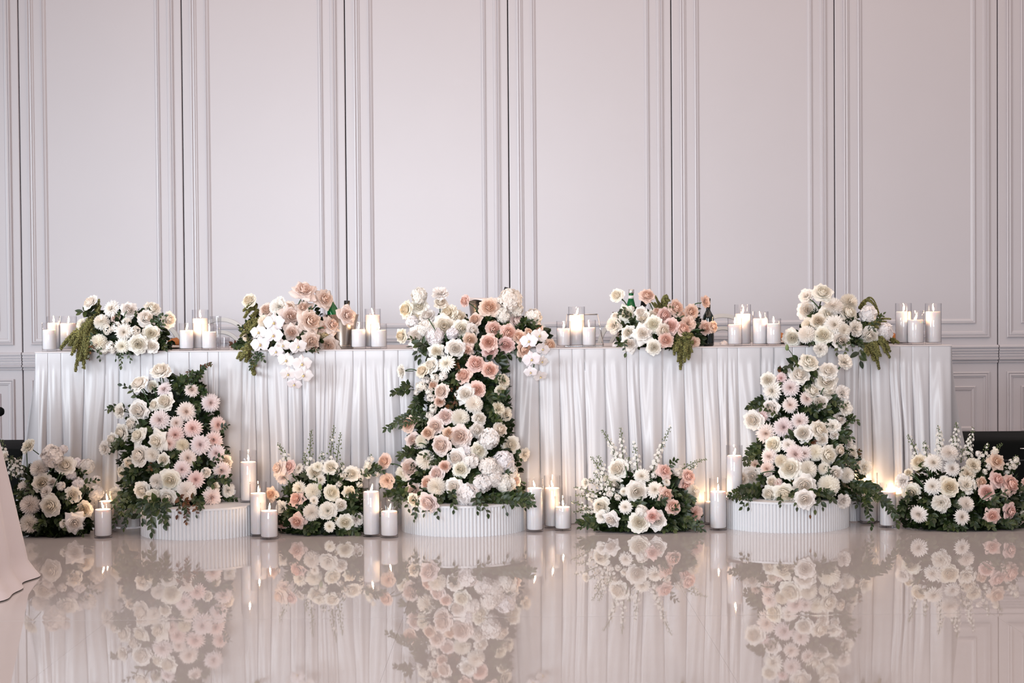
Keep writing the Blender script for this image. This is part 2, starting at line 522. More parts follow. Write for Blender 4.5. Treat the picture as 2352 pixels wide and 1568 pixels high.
def petal(mb, c, ang, r0, z0, L, W, th0, th1, tip, nu, nv, t, sh=SH_ROUND, rcmin=.12, ruff=0.0, rnd=None, roll=0.0, bez=None, wave=0.0):
    K = 12
    cl = [(r0, z0)]
    if bez:
        (ax, az), (bx, bz), (cx, cz) = bez
        cl = [((1 - q) ** 2 * ax + 2 * q * (1 - q) * bx + q * q * cx, (1 - q) ** 2 * az + 2 * q * (1 - q) * bz + q * q * cz) for q in [k / K for k in range(K + 1)]]
    for k in range(0 if bez else K):
        v = (k + .5) / K
        th = th0 + (th1 - th0) * v ** 1.4
        cl.append((cl[-1][0] + L / K * math.sin(th), cl[-1][1] + L / K * math.cos(th)))
    ca, sa = math.cos(ang), math.sin(ang)
    rows = []
    ph = rnd.uniform(0, 6.28) if rnd else 0
    for j in range(nv + 1):
        v = j / nv
        w = W * shape_at(sh, v)
        row = []
        for i in range(nu + 1):
            u = -1 + 2 * i / nu
            ve = v * (1 - tip * abs(u) ** 1.5)
            if ruff and v > .7: ve *= 1 + ruff * (1 if i % 2 else -1)
            x = ve * K; k = min(int(x), K - 1); f = x - k
            rho = lerp(cl[k][0], cl[k + 1][0], f); z = lerp(cl[k][1], cl[k + 1][1], f)
            Rc = max(abs(rho) * .95, rcmin)
            a = max(-1.5, min(1.5, u * w / Rc))
            px = rho - Rc + Rc * math.cos(a); py = Rc * math.sin(a)
            pz = z - roll * (u * u) * v
            if ruff: pz += ruff * .9 * v * math.sin(5 * u + ph)
            if wave: pz += wave * v * v * math.sin(3.2 * u + ph); px += wave * .8 * v * v * math.sin(4.1 * u + 2 * ph)
            row.append((px * ca - py * sa, px * sa + py * ca, pz))
        rows.append(row)
    ids = mb.grid(rows, tf=lambda q: t if not callable(t) else t(q))
    for i in range(nu):
        mb.f.append((c, ids[0][i + 1], ids[0][i]))

def normalise(mb, rad=1.0):
    m = sorted(math.hypot(p[0], p[1]) for p in mb.v)[int(len(mb.v) * .97)]
    zs = [p[2] for p in mb.v]; zc = (max(zs) + min(zs)) / 2
    mb.v = [(p[0] * rad / m, p[1] * rad / m, (p[2] - zc) * rad / m) for p in mb.v]

def rose_mesh(seed, pointed=False):
    """full rosette: rims of the petals climb towards a high spiral heart, the outer ones roll back"""
    rnd = random.Random(seed); mb = MB(); c = mb.vert((0, 0, -.42), .3)
    n = 34 if pointed else 46
    for i in range(n):
        t = i / (n - 1)
        ang = i * 2.39996 + rnd.uniform(-.3, .3)
        rr = lerp(.035, 1.0, t ** .88) * rnd.uniform(.88, 1.06)
        if pointed and t > .6: rr *= lerp(1.0, 1.18, (t - .6) / .4)
        zr = .36 - (.62 if not pointed else .66) * rr ** 1.35 + rnd.uniform(-.05, .05)
        k = smooth((t - .15) / .75)
        P0 = (.02 + .20 * t, -.36)
        P1 = (lerp(rr * 1.25 + .05, rr * .70, k), lerp(zr - .22, zr + (.06 if not pointed else .14), k))
        W = lerp(.10, .50, t ** .75) if not pointed else lerp(.10, .60, t ** .75)
        tip = lerp(.02, .12, t) if not pointed else lerp(.05, .40, t)
        petal(mb, c, ang, 0, 0, 1, W, 0, 0, tip, 6, 6, lambda q, t=t: min(1, max(0, 1.15 * t - .05 + .18 * q * t)),
              sh=(.34, .72, .92, 1.0, 1.0, .90, .62 if not pointed else .45), rnd=rnd, roll=(.03 * t if not pointed else .20 * t * t), rcmin=.05, bez=(P0, P1, (rr, zr)), wave=.07 * t)
    normalise(mb, 1.0)
    me = mb.mesh('rose'); me.materials.append(M['petal']); return me

def dahlia_mesh(seed):
    rnd = random.Random(seed); mb = MB(); c = mb.vert((0, 0, -.25), .2)
    rows = 9
    for k in range(rows):
        t = k / (rows - 1)
        n = int(lerp(7, 23, t ** .8))
        for i in range(n):
            ang = 2 * PI * (i + .5 * (k % 2)) / n + rnd.uniform(-.08, .08)
            L = lerp(.24, .82, t) * rnd.uniform(.86, 1.10)
            th = lerp(R(8), R(88), t ** .8)
            petal(mb, c, ang, .03 + .15 * t, -.18 + .06 * (1 - t), L, lerp(.075, .125, t), th, th + R(lerp(-30, 26, t)) + rnd.uniform(-.2, .2), .16, 2, 4,
                  lambda q, t=t: min(1, .05 + 1.05 * t + .2 * q), sh=SH_NARROW, rcmin=.10, rnd=rnd)
    normalise(mb, 1.0)
    me = mb.mesh('dahlia'); me.materials.append(M['dahlia']); return me

def mum_mesh(seed, n=260):
    rnd = random.Random(seed); mb = MB(); c = mb.vert((0, 0, 0), .4)
    for i in range(n):
        q = (i + .5) / n
        pol = math.acos(1 - q * 1.55)
        ang = i * 2.39996 + rnd.uniform(-.1, .1)
        s = .46
        inc = lerp(R(-40), R(-60), q)
        petal(mb, c, ang, s * math.sin(pol), s * math.cos(pol) - .05, .50 * rnd.uniform(.85, 1.1), .095, pol + R(26), pol + R(22) + inc, .3, 2, 3,
              lambda w, q=q: min(1, .25 + .5 * q + .45 * w), sh=(.7, .95, 1.0, .66), rcmin=.06, rnd=rnd)
    normalise(mb, 1.0)
    me = mb.mesh('chrysanthemum'); me.materials.append(M['petal']); return me

def carnation_mesh(seed):
    rnd = random.Random(seed); mb = MB(); c = mb.vert((0, 0, -.4), .3)
    n = 40
    for i in range(n):
        t = i / (n - 1)
        ang = i * 2.39996 + rnd.uniform(-.3, .3)
        th = lerp(R(0), R(78), t ** .8) + rnd.uniform(-.15, .15)
        petal(mb, c, ang, .02 + .1 * t, -.38, lerp(.62, .88, t) * rnd.uniform(.9, 1.05), lerp(.26, .40, t), th * .8, th + R(rnd.uniform(0, 30)), .06, 8, 4,
              lambda q, t=t: min(1, .2 + .6 * t + .3 * q), ruff=.055, rnd=rnd, rcmin=.14)
    normalise(mb, 1.0)
    me = mb.mesh('carnation'); me.materials.append(M['petal']); return me

def cluster_mesh(name, seed, n, fr, petals, narrow, polmax, wob=.12, cup=.25):
    """dome of small florets, each on its own stalk from the heart"""
    rnd = random.Random(seed); mb = MB(); c = mb.vert((0, 0, -.1), .2)
    for i in range(n):
        q = (i + .5) / n
        pol = math.acos(1 - q * (1 - math.cos(polmax)))
        ang = i * 2.39996 + rnd.uniform(-.2, .2)
        d = Vector((math.sin(pol) * math.cos(ang), math.sin(pol) * math.sin(ang), math.cos(pol)))
        p = d * (1 - fr * .5) * rnd.uniform(1 - wob, 1)
        dn = (d + Vector((rnd.uniform(-.55, .55), rnd.uniform(-.55, .55), rnd.uniform(-.55, .55)))).normalized()
        a = dn.orthogonal().normalized(); b = dn.cross(a)
        ce = mb.vert(p, .3)
        s0 = rnd.uniform(0, 6.28)
        r = fr * rnd.uniform(.85, 1.15)
        for k in range(petals):
            th = s0 + 2 * PI * k / petals
            e = a * math.cos(th) + b * math.sin(th); s = dn.cross(e)
            w = r * (.26 if narrow else .56)
            tv = rnd.uniform(.75, 1.0)
            v1 = mb.vert(p + e * r * .5 + s * w + dn * r * cup * .5, tv); v2 = mb.vert(p + e * r * .5 - s * w + dn * r * cup * .5, tv)
            vm = mb.vert(p + e * r * .55 + dn * r * cup * .15, tv)
            v3 = mb.vert(p + e * r + s * w * .55 + dn * r * cup * (.2 if not narrow else -.2), tv); v4 = mb.vert(p + e * r - s * w * .55 + dn * r * cup * (.2 if not narrow else -.2), tv)
            mb.f += [(ce, v1, vm), (ce, vm, v2), (vm, v1, v3), (vm, v3, v4), (vm, v4, v2)]
        s1 = mb.vert(p * .98 + a * .015, .2); s2 = mb.vert(p * .98 - a * .015, .2)
        mb.f += [(c, s1, ce), (c, ce, s2)]
    me = mb.mesh(name, flat=True); me.materials.append(M['petal']); return me

def orchid_mesh(seed):
    rnd = random.Random(seed); mb = MB(); c = mb.vert((0, 0, 0), .2)
    def lobe(ang, L, W, sh, lift, zb):
        ca, sa = math.cos(ang), math.sin(ang)
        rows = []
        for j in range(6):
            v = j / 5
            row = []
            for i in range(7):
                u = -1 + i / 3
                x = .06 + L * v * (1 - .12 * u * u * v); y = W * shape_at(sh, v) * u
                z = zb + lift * v * v - .10 * u * u * v + .02 * math.sin(4 * u + ang)
                row.append((x * ca - y * sa, x * sa + y * ca, z))
            rows.append(row)
        ids = mb.grid(rows, tf=lambda q: min(1, .35 + .9 * q))
        for i in range(6): mb.f.append((c, ids[0][i], ids[0][i + 1]))
    for a in (90, 222, 318): lobe(R(a), .88, .32, (.35, .85, 1.0, .95, .70, .15), -.08, -.02)
    for a in (8, 172): lobe(R(a), .95, .54, (.20, .75, 1.0, 1.0, .82, .30), .02, .05)
    me = mb.mesh('orchid'); me.materials.append(M['petal']); return me

def lip_mesh():
    mb = MB()
    mb.lathe([(.0, .24), (.05, .21), (.09, .13), (.12, .04), (.08, -.02), (.0, -.04)], 10, (0, -.10, .05), lambda a, z: 1 + .35 * math.sin(3 * a - PI / 2))
    me = mb.mesh('lip'); me.materials.append(M['lip']); return me

def stem_mesh(length=1.6):
    """green calyx with five sepals and a short stem below a bloom"""
    mb = MB()
    mb.tube([(0, 0, -.28), (0, 0, -.50), (.02, 0, -.50 - length * .5), (.05, .02, -.5 - length)], lambda q: lerp(.13, .06, min(1, q * 2.5)), 6)
    for k in range(5):
        a = 2 * PI * k / 5
        ca, sa = math.cos(a), math.sin(a)
        b0 = mb.vert((.10 * ca, .10 * sa, -.42)); 
        l = mb.vert((.30 * ca - .08 * sa, .30 * sa + .08 * ca, -.36)); r = mb.vert((.30 * ca + .08 * sa, .30 * sa - .08 * ca, -.36))
        e = mb.vert((.55 * ca, .55 * sa, -.46))
        mb.f += [(b0, l, e), (b0, e, r)]
    me = mb.mesh('stem'); me.materials.append(M['stem']); return me

BL = {
    'R': [rose_mesh(s) for s in (1, 2, 3, 4)],
    'P': [rose_mesh(s, True) for s in (11, 12, 13)],
    'D': [dahlia_mesh(s) for s in (21, 22, 23)],
    'M': [mum_mesh(s) for s in (31, 32)],
    'C': [carnation_mesh(s) for s in (41, 42, 43)],
    'H': [cluster_mesh('hydrangea', s, 105, .235, 4, False, R(125), .16, .45) for s in (51, 52)],
    'S': [cluster_mesh('floret_cluster', s, 15, .42, 6, True, R(130), .35, .3) for s in (61, 62, 63)],
    'O': [orchid_mesh(s) for s in (71, 72)],
}
BNAME = {'R': 'rose', 'P': 'rose', 'D': 'dahlia', 'M': 'chrysanthemum', 'C': 'carnation', 'H': 'hydrangea', 'S': 'floret_cluster', 'O': 'orchid'}
LIP = lip_mesh()
STEM = stem_mesh()
PCOL = {'w': (.93, .91, .865), 'c': (.89, .84, .745), 'b': (.89, .79, .75), 'p': (.87, .675, .625), 's': (.875, .71, .62), 'd': (.83, .71, .65), 'y': (.87, .79, .60), 'h': (.87, .85, .845), 'o': (.88, .855, .87)}
GREEN = [(.018, .036, .009), (.025, .047, .012), (.013, .027, .010), (.043, .063, .014)]
RED = [(.085, .030, .014), (.12, .045, .014), (.05, .045, .015)]

def leaf_mesh(seed, wid):
    rnd = random.Random(seed); mb = MB()
    rows = []
    bend = rnd.uniform(.05, .25)
    for j in range(6):
        v = j / 5
        w = wid * (math.sin(PI * min(1, v ** .85 * .97 + .03)) ** .8)
        zc = -bend * v * v
        rows.append([(v, -w, zc + w * .25), (v, 0, zc - .02), (v, w, zc + w * .25)])
    mb.grid(rows, tf=lambda q: .35 + .35 * q)
    me = mb.mesh('leaf'); me.materials.append(M['leaf']); return me
LEAF = [leaf_mesh(1, .27), leaf_mesh(2, .32), leaf_mesh(3, .24)]

def frame_to(axis, spin, up=None):
    z = Vector(axis).normalized()
    if up is not None:
        y = Vector(up) - z * Vector(up).dot(z)
        y.normalize(); x = y.cross(z)
        m = Matrix((x, y, z)).transposed()
    else:
        m = z.to_track_quat('Z', 'Y').to_matrix()
    return m @ Matrix.Rotation(spin, 3, 'Z')

# ------------------------------------------------------------------ one flower arrangement
class Arrangement:
    """a mound given by rows (photo height, left, right, centre depth, half depth), standing at z0"""
    def __init__(self, name, label, rows, z0, seed, ymax=99, group=None, core=True, zmin=None):
        self.rnd = random.Random(seed)
        self.rows = rows; self.z0 = z0; self.ymax = ymax; self.zmin = z0 + .004 if zmin is None else zmin
        last = rows[-1]
        p = at((last[1] + last[2]) / 2, last[0], last[3])
        self.base = Vector((p.x, last[3], z0))
        self.root = empty(name, self.base, label, 'flower arrangement', group)
        self.n = 0
        self.build_core()
    def row(self, py):
        rs = self.rows
        if py <= rs[0][0]: return rs[0]
        if py >= rs[-1][0]: return rs[-1]
        for a, b in zip(rs, rs[1:]):
            if a[0] <= py <= b[0]:
                t = (py - a[0]) / (b[0] - a[0])
                return tuple(lerp(x, y, t) for x, y in zip(a, b))
    def surf(self, px, py):
        """depth of the mound's face at a photo pixel, and its outward normal"""
        y, xl, xr, yc, dp = self.row(py)
        u = (px - (xl + xr) / 2) / max(1, (xr - xl) / 2)
        k = math.sqrt(max(0, 1 - min(1, abs(u)) ** 2))
        Y = yc - dp * k
        mid = (self.rows[0][0] + self.rows[-1][0]) / 2
        up = max(-.3, min(.9, (mid - py) / max(40, (self.rows[-1][0] - self.rows[0][0])) * .9))
        return Y, (max(-1.0, min(1.0, u * .55)), -1.0, up + .12)
    def lift(self, p, r):
        """keep a point above the table top, plinth or floor that it stands over"""
        if self.z0 > .5: return max(p.z, TZ + .003 + r * .3) if p.y > TY0 - .02 else p.z
        if self.z0 > .05:
            over = any(math.hypot(p.x - c[0], p.y - c[1]) < c[2] + .006 for c in (PL1, PL2, PL3))
            return max(p.z, (PH + .003 if over else .004) + r * .6)
        return max(p.z, .004 + r * .8)
    def put(self, o, world, rot=None, s=1.0):
        o.parent = self.root
        m = (rot if rot is not None else Matrix.Identity(3)).to_4x4() @ Matrix.Scale(s, 4)
        o.matrix_local = Matrix.Translation(Vector(world) - self.base) @ m
        return o
    def build_core(self):
        mb = MB(); rnd = self.rnd
        rings = []
        n = 22
        rr = self.rows
        pys = [lerp(rr[0][0], rr[-1][0], i / 9) for i in range(10)]
        for k, py in enumerate(pys):
            y, xl, xr, yc, dp = self.row(py)
            c = at((xl + xr) / 2, py, yc)
            hw = (xr - xl) / 2 / scale_at(yc) * (.86 if k else .55)
            dp = dp * (.80 if k else .5)
            z = max(c.z, self.zmin)
            if k == 9: z = self.zmin if self.zmin > .3 or self.zmin < .14 else c.z
            rings.append([(c.x + hw * math.cos(2 * PI * i / n) * rnd.uniform(.9, 1.05) - self.base.x,
                           min(yc + dp * math.sin(2 * PI * i / n) * rnd.uniform(.9, 1.05), self.ymax) - self.base.y, z - self.z0) for i in range(n)])
        ids = mb.grid(rings, closed_u=True)
        mb.f.append(tuple(ids[0])); mb.f.append(tuple(reversed(ids[-1])))
        link('foam_base', mb, M['foam'], self.root)
    def foliage(self, n, size=.036, spread=.035, below=10, reach=1.05):
        """the leafy filling between the blooms"""
        rnd = self.rnd; mb = MB()
        y0, y1 = self.rows[0][0] - 8, self.rows[-1][0] + below
        areas = [(r[2] - r[1]) for r in self.rows]
        wmax = max(areas)
        k = 0
        while k < n:
            py = rnd.uniform(y0, y1)
            y, xl, xr, yc, dp = self.row(py)
            if rnd.random() > (xr - xl) / wmax: continue
            px = (xl + xr) / 2 + rnd.uniform(-1, 1) * (xr - xl) / 2 * reach
            Y, nr = self.surf(px, py)
            Y = Y + rnd.uniform(-.15, 1.0) * spread
            p = at(px, py, min(Y, self.ymax))
            p.z = self.lift(p, .006)
            d = (Vector((nr[0] * 2.2 + rnd.uniform(-.8, .8), -0.7 + rnd.uniform(-.5, .5), nr[2] + rnd.uniform(-.9, .7)))).normalized()
            s = Vector((rnd.uniform(-1, 1), rnd.uniform(-1, 1), rnd.uniform(-1, 1)))
            s = (s - d * s.dot(d)).normalized()
            nn = d.cross(s)
            L = size * rnd.uniform(.7, 1.3); W = L * rnd.uniform(.24, .32)
            tt = rnd.random() ** 1.3
            p = p - self.base
            def q(v, w, z): return p + d * (L * v) + s * (W * w) + nn * (L * z)
            a = mb.vert(q(0, 0, 0), tt); b = mb.vert(q(.35, .9, .06), tt); c = mb.vert(q(.4, 0, -.04), tt); e = mb.vert(q(.35, -.9, .06), tt)
            f = mb.vert(q(.75, .75, .02), tt); g = mb.vert(q(.75, -.75, .02), tt); h = mb.vert(q(1, 0, -.12), tt)
            mb.f += [(a, c, b), (a, e, c), (c, f, b), (c, h, f), (c, g, h), (c, e, g)]
            k += 1
        for i, v in enumerate(mb.v):
            lz = self.lift(Vector(v) + self.base, 0) - self.base.z
            if v[2] < lz: mb.v[i] = (v[0], v[1], lz)
            if v[1] + self.base.y > self.ymax: mb.v[i] = (mb.v[i][0], self.ymax - self.base.y, mb.v[i][2])
        o = link('foliage', mb, M['leaf'], self.root)
        o.color = (.018, .032, .009, 1)
        o['kind'] = 'stuff'
    def bloom(self, kind, colr, px, py, d, face=None, dy=0.0, stem=True):
        rnd = self.rnd
        Y, nr = self.surf(px, py)
        r = d / 2 / scale_at(Y)
        if face is None:
            f = Vector((nr[0] + rnd.uniform(-.4, .4), -1, nr[2] * .6 + rnd.uniform(-.25, .4)))
        else:
            f = Vector((face[0], -math.sqrt(max(.06, 1 - min(.94, face[0] ** 2 + face[1] ** 2))), face[1]))
        off = r * .40 + .026 + rnd.uniform(-.006, .006)
        p = at(px, py, min(Y - off + dy, self.ymax - r * .4))
        if .05 < self.z0 < .5 and self.lift(p, r) > p.z + .010:      # low blooms lean out over the plinth's front edge
            for cx, cy, pr, h in (PL1, PL2, PL3):
                if abs(p.x - cx) < pr:
                    p = at(px, py, cy - math.sqrt(pr * pr - (p.x - cx) ** 2) - r * .55 - .012)
        p.z = self.lift(p, r)
        ms = BL[kind]
        o = bpy.data.objects.new(BNAME[kind], ms[self.n % len(ms)])
        self.n += 1
        col.objects.link(o)
        c = PCOL['h' if (kind == 'H' and colr == 'w') else ('o' if kind == 'O' else colr)]
        if kind == 'H' and colr == 'c': c = (.88, .845, .79)
        if kind == 'D': c = {'p': (.87, .73, .715), 'b': (.88, .81, .80), 's': (.87, .75, .70)}.get(colr, c)
        j = rnd.uniform(.97, 1.03)
        o.color = (min(1, c[0] * j), min(1, c[1] * j * rnd.uniform(.985, 1.003)), min(1, c[2] * j * rnd.uniform(.965, 1.03)), 1)
        if kind == 'O':
            rot = frame_to(f, rnd.uniform(-.3, .3), (0, 0, 1))
        else:
            rot = frame_to(f, rnd.uniform(0, 6.28))
        k = r * (1.12 if kind == 'R' else 1.05 if kind in 'CP' else 1.0)
        self.put(o, p, rot, k)
        if kind == 'O':
            l = bpy.data.objects.new('lip', LIP); col.objects.link(l); l.parent = o
        elif stem and kind in 'RPDC':
            l = bpy.data.objects.new('stem', STEM); col.objects.link(l); l.parent = o
            l.color = (.035, .075, .025, 1)
        return o
    def blooms(self, spec, x0, y0, sc):
        """'Rw 945 335 165 [fx fz]' entries: kind, colour, centre and width as measured in a photo crop"""
        for e in spec.split(';'):
            w = e.split()
            if not w: continue
            x, y, d = (float(q) for q in w[1:4])
            face = (float(w[4]), float(w[5])) if len(w) > 5 else None
            dy = float(w[6]) if len(w) > 6 else 0.0
            self.bloom(w[0][0], w[0][1], x0 + x / sc, y0 + y / sc, d / sc, face, dy)
    def curve(self, a, b, sag=0.0, n=7, side=0.0):
        pts = []
        dx = b - a
        for i in range(n):
            t = i / (n - 1)
            p = a.lerp(b, t)
            p.z += sag * 4 * t * (1 - t); p.x += side * 4 * t * (1 - t)
            pts.append(p)
        return pts
    def ends(self, x1, y1, x2, y2, out=.02, tipout=.03):
        Ya, _ = self.surf(x1, y1)
        Yb, _ = self.surf(x2, y2)
        Yb = min(Ya, Yb) if abs(Yb - Ya) < .12 else Ya
        a = at(x1, y1, min(Ya + .01, self.ymax)); b = at(x2, y2, min(Yb - tipout, self.ymax - .01))
        if .05 < self.z0 < .5:
            for cx, cy, r, h in (PL1, PL2, PL3):
                q = at(x2, y2, cy - r)
                if abs(q.x - cx) < r and q.z < PH + .01:
                    Yf = cy - math.sqrt(max(0, r * r - (q.x - cx) ** 2)) - .022
                    b = at(x2, y2, Yf); a = at(x1, y1, min(Ya, Yf + .05)); a.z = max(a.z, PH + .012)
                    return a, b
        if self.z0 > .5 and at(x2, y2, TY0 - .03).z < TZ - .005:      # hangs over the table edge
            b = at(x2, y2, TY0 - .055 - .02 * self.rnd.random())
            if at(x1, y1, TY0 - .03).z < TZ: a = at(x1, y1, TY0 - .05)
            a.y = min(a.y, TY0 + .05)
            a = at(x1, y1, a.y)
        a.z = self.lift(a, .01); b.z = self.lift(b, .012)
        return a, b
    def sprig(self, x1, y1, x2, y2, n=11, size=.034, cols=None, sag=.012, bare=.15, tipY=None, startY=None):
        rnd = self.rnd
        a, b = self.ends(x1, y1, x2, y2)
        if tipY is not None: b = at(x2, y2, tipY); b.z = max(b.z, .012)
        if startY is not None: a = at(x1, y1, startY)
        pts = self.curve(a, b, sag * rnd.uniform(.4, 1.4) + (.03 if self.z0 > .05 and b.z < self.z0 - .01 < a.z else 0), 8, rnd.uniform(-.01, .01))
        org = pts[0].copy()
        mb = MB(); mb.tube([p - org for p in pts], lambda q: lerp(.0018, .0008, q), 5)
        o = link('leaf_sprig', mb, M['stem']); o.color = (.045, .060, .020, 1)
        self.put(o, org)
        cols = cols or GREEN
        for i in range(n):
            t = lerp(bare, 1.0, i / (n - 1))
            x = t * 7; k = min(int(x), 6); p = pts[k].lerp(pts[k + 1], x - k) - org
            d = (pts[min(k + 1, 7)] - pts[max(k - 0, 0)]).normalized()
            side = d.cross(Vector((0, -1, .3))).normalized() * (1 if i % 2 else -1)
            ax = (d * rnd.uniform(.45, .9) + side * (rnd.uniform(.6, 1.0) if i < n - 1 else 0) + Vector((rnd.uniform(-.3, .3), rnd.uniform(-.5, .1), rnd.uniform(-.3, .2)))).normalized()
            nz = Vector((rnd.uniform(-.5, .5), -1, rnd.uniform(0, .9)))
            nz = (nz - ax * nz.dot(ax)).normalized()
            yy = nz.cross(ax)
            rot = Matrix((ax, yy, nz)).transposed()
            l = bpy.data.objects.new('leaf', LEAF[(i + self.n) % 3]); col.objects.link(l); l.parent = o
            s = size * .86 * rnd.uniform(.75, 1.15) * lerp(1.1, .75, t)
            l.matrix_local = Matrix.Translation(p) @ rot.to_4x4() @ Matrix.Scale(s, 4)
            c = rnd.choice(cols)
            l.color = (c[0], c[1], c[2], 1)
        self.n += 1
    def sprigs(self, spec, x0, y0, sc):
        for e in spec.split(';'):
            w = e.split()
            if not w: continue
            tp = w[0]
            x1, y1, x2, y2 = (float(q) for q in w[1:5])
            n = int(float(w[5]) * 1.4) if len(w) > 5 else 14
            sz = float(w[6]) if len(w) > 6 else .034
            args = (x0 + x1 / sc, y0 + y1 / sc, x0 + x2 / sc, y0 + y2 / sc)
            if tp == 'g': self.sprig(*args, n, sz, tipY=float(w[7]) if len(w) > 7 else None, startY=float(w[8]) if len(w) > 8 else None)
            elif tp == 'r': self.sprig(*args, n, sz * .85, RED + GREEN[:1])
            elif tp == 's': self.stemline(*args)
            elif tp == 'a':
                wd = float(w[5]) if len(w) > 5 else .013; sg = float(w[6]) if len(w) > 6 else .02
                self.amaranth(*args, width=wd, sag=sg)
                j = self.rnd.uniform
                self.amaranth(args[0] + j(-10, 10), args[1] + j(-8, 8), lerp(args[0], args[2], .8) + j(-12, 12), lerp(args[1], args[3], .75) + j(-8, 8), width=wd * .8, sag=sg)
            elif tp == 'd': self.delphinium(*args, white=float(w[5]) if len(w) > 5 else .4)
            elif tp == 'b': self.stemline(*args, bud=True)
    def stemline(self, x1, y1, x2, y2, bud=False):
        a, b = self.ends(x1, y1, x2, y2, tipout=.0)
        Yb, _ = self.surf(x2, y2)
        b = at(x2, y2, min(Yb, self.ymax)); a = at(x1, y1, min(b.y, self.surf(x1, y1)[0]) - .034); b = at(x2, y2, min(Yb, self.ymax) - .022)
        pts = self.curve(a, b, .006, 6)
        mb = MB(); mb.tube([p - pts[0] for p in pts], .0016 if bud else .0024, 6)
        o = link('stem', mb, M['stem']); o.color = (.030, .070, .024, 1)
        self.put(o, pts[0])
        if bud:
            m = MB(); m.lathe([(.0, -.012), (.006, -.008), (.0085, 0), (.006, .010), (.0, .017)], 8)
            q = link('bud', m, M['stem'], o); q.color = (.16, .22, .08, 1)
    def amaranth(self, x1, y1, x2, y2, width=.013, sag=.02):
        rnd = self.rnd
        a, b = self.ends(x1, y1, x2, y2, tipout=.045)
        n = 26
        pts = self.curve(a, b, sag, n)
        org = pts[0].copy(); mb = MB()
        mb.tube([p - org for p in pts], lambda q: width * lerp(.55, .16, q), 6, t=.2)
        Ltot = (b - a).length
        nb = int(180 + Ltot * 3400)
        ctr = None
        for i in range(nb):
            t = rnd.random(); x = t * (n - 1); k = min(int(x), n - 2)
            c = pts[k].lerp(pts[k + 1], x - k) - org
            d = (pts[k + 1] - pts[k]).normalized()
            e = Vector((rnd.gauss(0, 1), rnd.gauss(0, 1), rnd.gauss(0, 1))); e = (e - d * e.dot(d)).normalized()
            w = width * 1.3 * lerp(1.0, .45, t) * rnd.uniform(.35, 1.15)
            r = lerp(.0034, .0022, t) * rnd.uniform(.7, 1.3)
            tip = c + e * w + d * r * 1.5
            f = d.cross(e)
            tt = rnd.random()
            i0 = mb.vert(c, .1); i1 = mb.vert(c + e * w * .7 + f * r, tt); i2 = mb.vert(c + e * w * .7 - f * r, tt); i3 = mb.vert(tip, tt); i4 = mb.vert(c + e * w * .7 - d * r * 1.4, tt * .6)
            mb.f += [(i1, i3, i2), (i1, i2, i4), (i0, i1, i4), (i0, i4, i2), (i0, i3, i1), (i0, i2, i3)]
        o = link('amaranth_tassel', mb, M['amaranth']); g = rnd.uniform(.85, 1.15)
        o.color = (.190 * g, .180 * g, .060 * g, 1)
        self.put(o, org)
    def delphinium(self, x1, y1, x2, y2, white=.4):
        rnd = self.rnd
        a, b = self.ends(x1, y1, x2, y2, tipout=-.005)
        pts = self.curve(a, b, .01, 9)
        org = pts[0].copy()
        mb = MB(); mb.tube([p - org for p in pts], lambda q: lerp(.0022, .0010, q), 5)
        fm = MB()
        L = (b - a).length
        nf = int(10 + L * 130)
        for i in range(nf):
            t = (i + rnd.random()) / nf
            x = t * 8; k = min(int(x), 7); p = pts[k].lerp(pts[k + 1], x - k) - org
            d = (pts[k + 1] - pts[k]).normalized()
            ang = i * 2.4
            o1 = d.orthogonal().normalized(); o2 = d.cross(o1)
            e = (o1 * math.cos(ang) + o2 * math.sin(ang) + d * .5).normalized()
            ln = lerp(.018, .005, t ** 1.2) * rnd.uniform(.8, 1.2)
            h = p + e * ln
            mb.tube([p, h], .0007, 4, t=.6)
            if t < white or rnd.random() < .12:
                # open white floret: five petals
                r = lerp(.0088, .0055, t) * rnd.uniform(.8, 1.2)
                dn = (e + Vector((0, -.6, 0))).normalized(); s1 = dn.orthogonal().normalized(); s2 = dn.cross(s1)
                ce = fm.vert(h, .5)
                for q in range(5):
                    th = 2 * PI * q / 5 + i
                    ee = s1 * math.cos(th) + s2 * math.sin(th); ss = dn.cross(ee)
                    v1 = fm.vert(h + ee * r * .6 + ss * r * .42 + dn * r * .2, .9); v2 = fm.vert(h + ee * r * .6 - ss * r * .42 + dn * r * .2, .9); v3 = fm.vert(h + ee * r * 1.05, .9)
                    fm.f += [(ce, v1, v3), (ce, v3, v2)]
            else:
                r = lerp(.0048, .0022, t)
                m = len(mb.v)
                for q in ((0, 0, 1.3), (1, 0, 0), (0, 1, 0), (-1, 0, 0), (0, -1, 0), (0, 0, -1)):
                    mb.vert(h + Vector(q) * r, 1.0)
                mb.f += [(m, m + 1, m + 2), (m, m + 2, m + 3), (m, m + 3, m + 4), (m, m + 4, m + 1), (m + 5, m + 2, m + 1), (m + 5, m + 3, m + 2), (m + 5, m + 4, m + 3), (m + 5, m + 1, m + 4)]
        o = link('delphinium_spike', mb, M['stem']); o.color = (.085, .115, .045, 1)
        o['kind'] = 'stuff'
        self.put(o, org)
        if fm.v:
            f = link('small_florets', fm, M['petal'], o); f.color = (.84, .83, .80, 1); f['kind'] = 'stuff'
    def random_sprigs(self, n, length=46, size=.030, up=.2):
        rnd = self.rnd
        for _ in range(n):
            py = rnd.uniform(self.rows[0][0], self.rows[-1][0]); y, xl, xr, yc, dp = self.row(py)
            sx = rnd.choice((-1, 1)); px = (xl + xr) / 2 + sx * rnd.uniform(.3, .95) * (xr - xl) / 2
            l = length * rnd.uniform(.7, 1.3)
            a = rnd.uniform(-.9, .7)
            self.sprig(px, py, px + sx * l * math.cos(a), py + l * math.sin(a) - up * l, rnd.randint(7, 10), size)

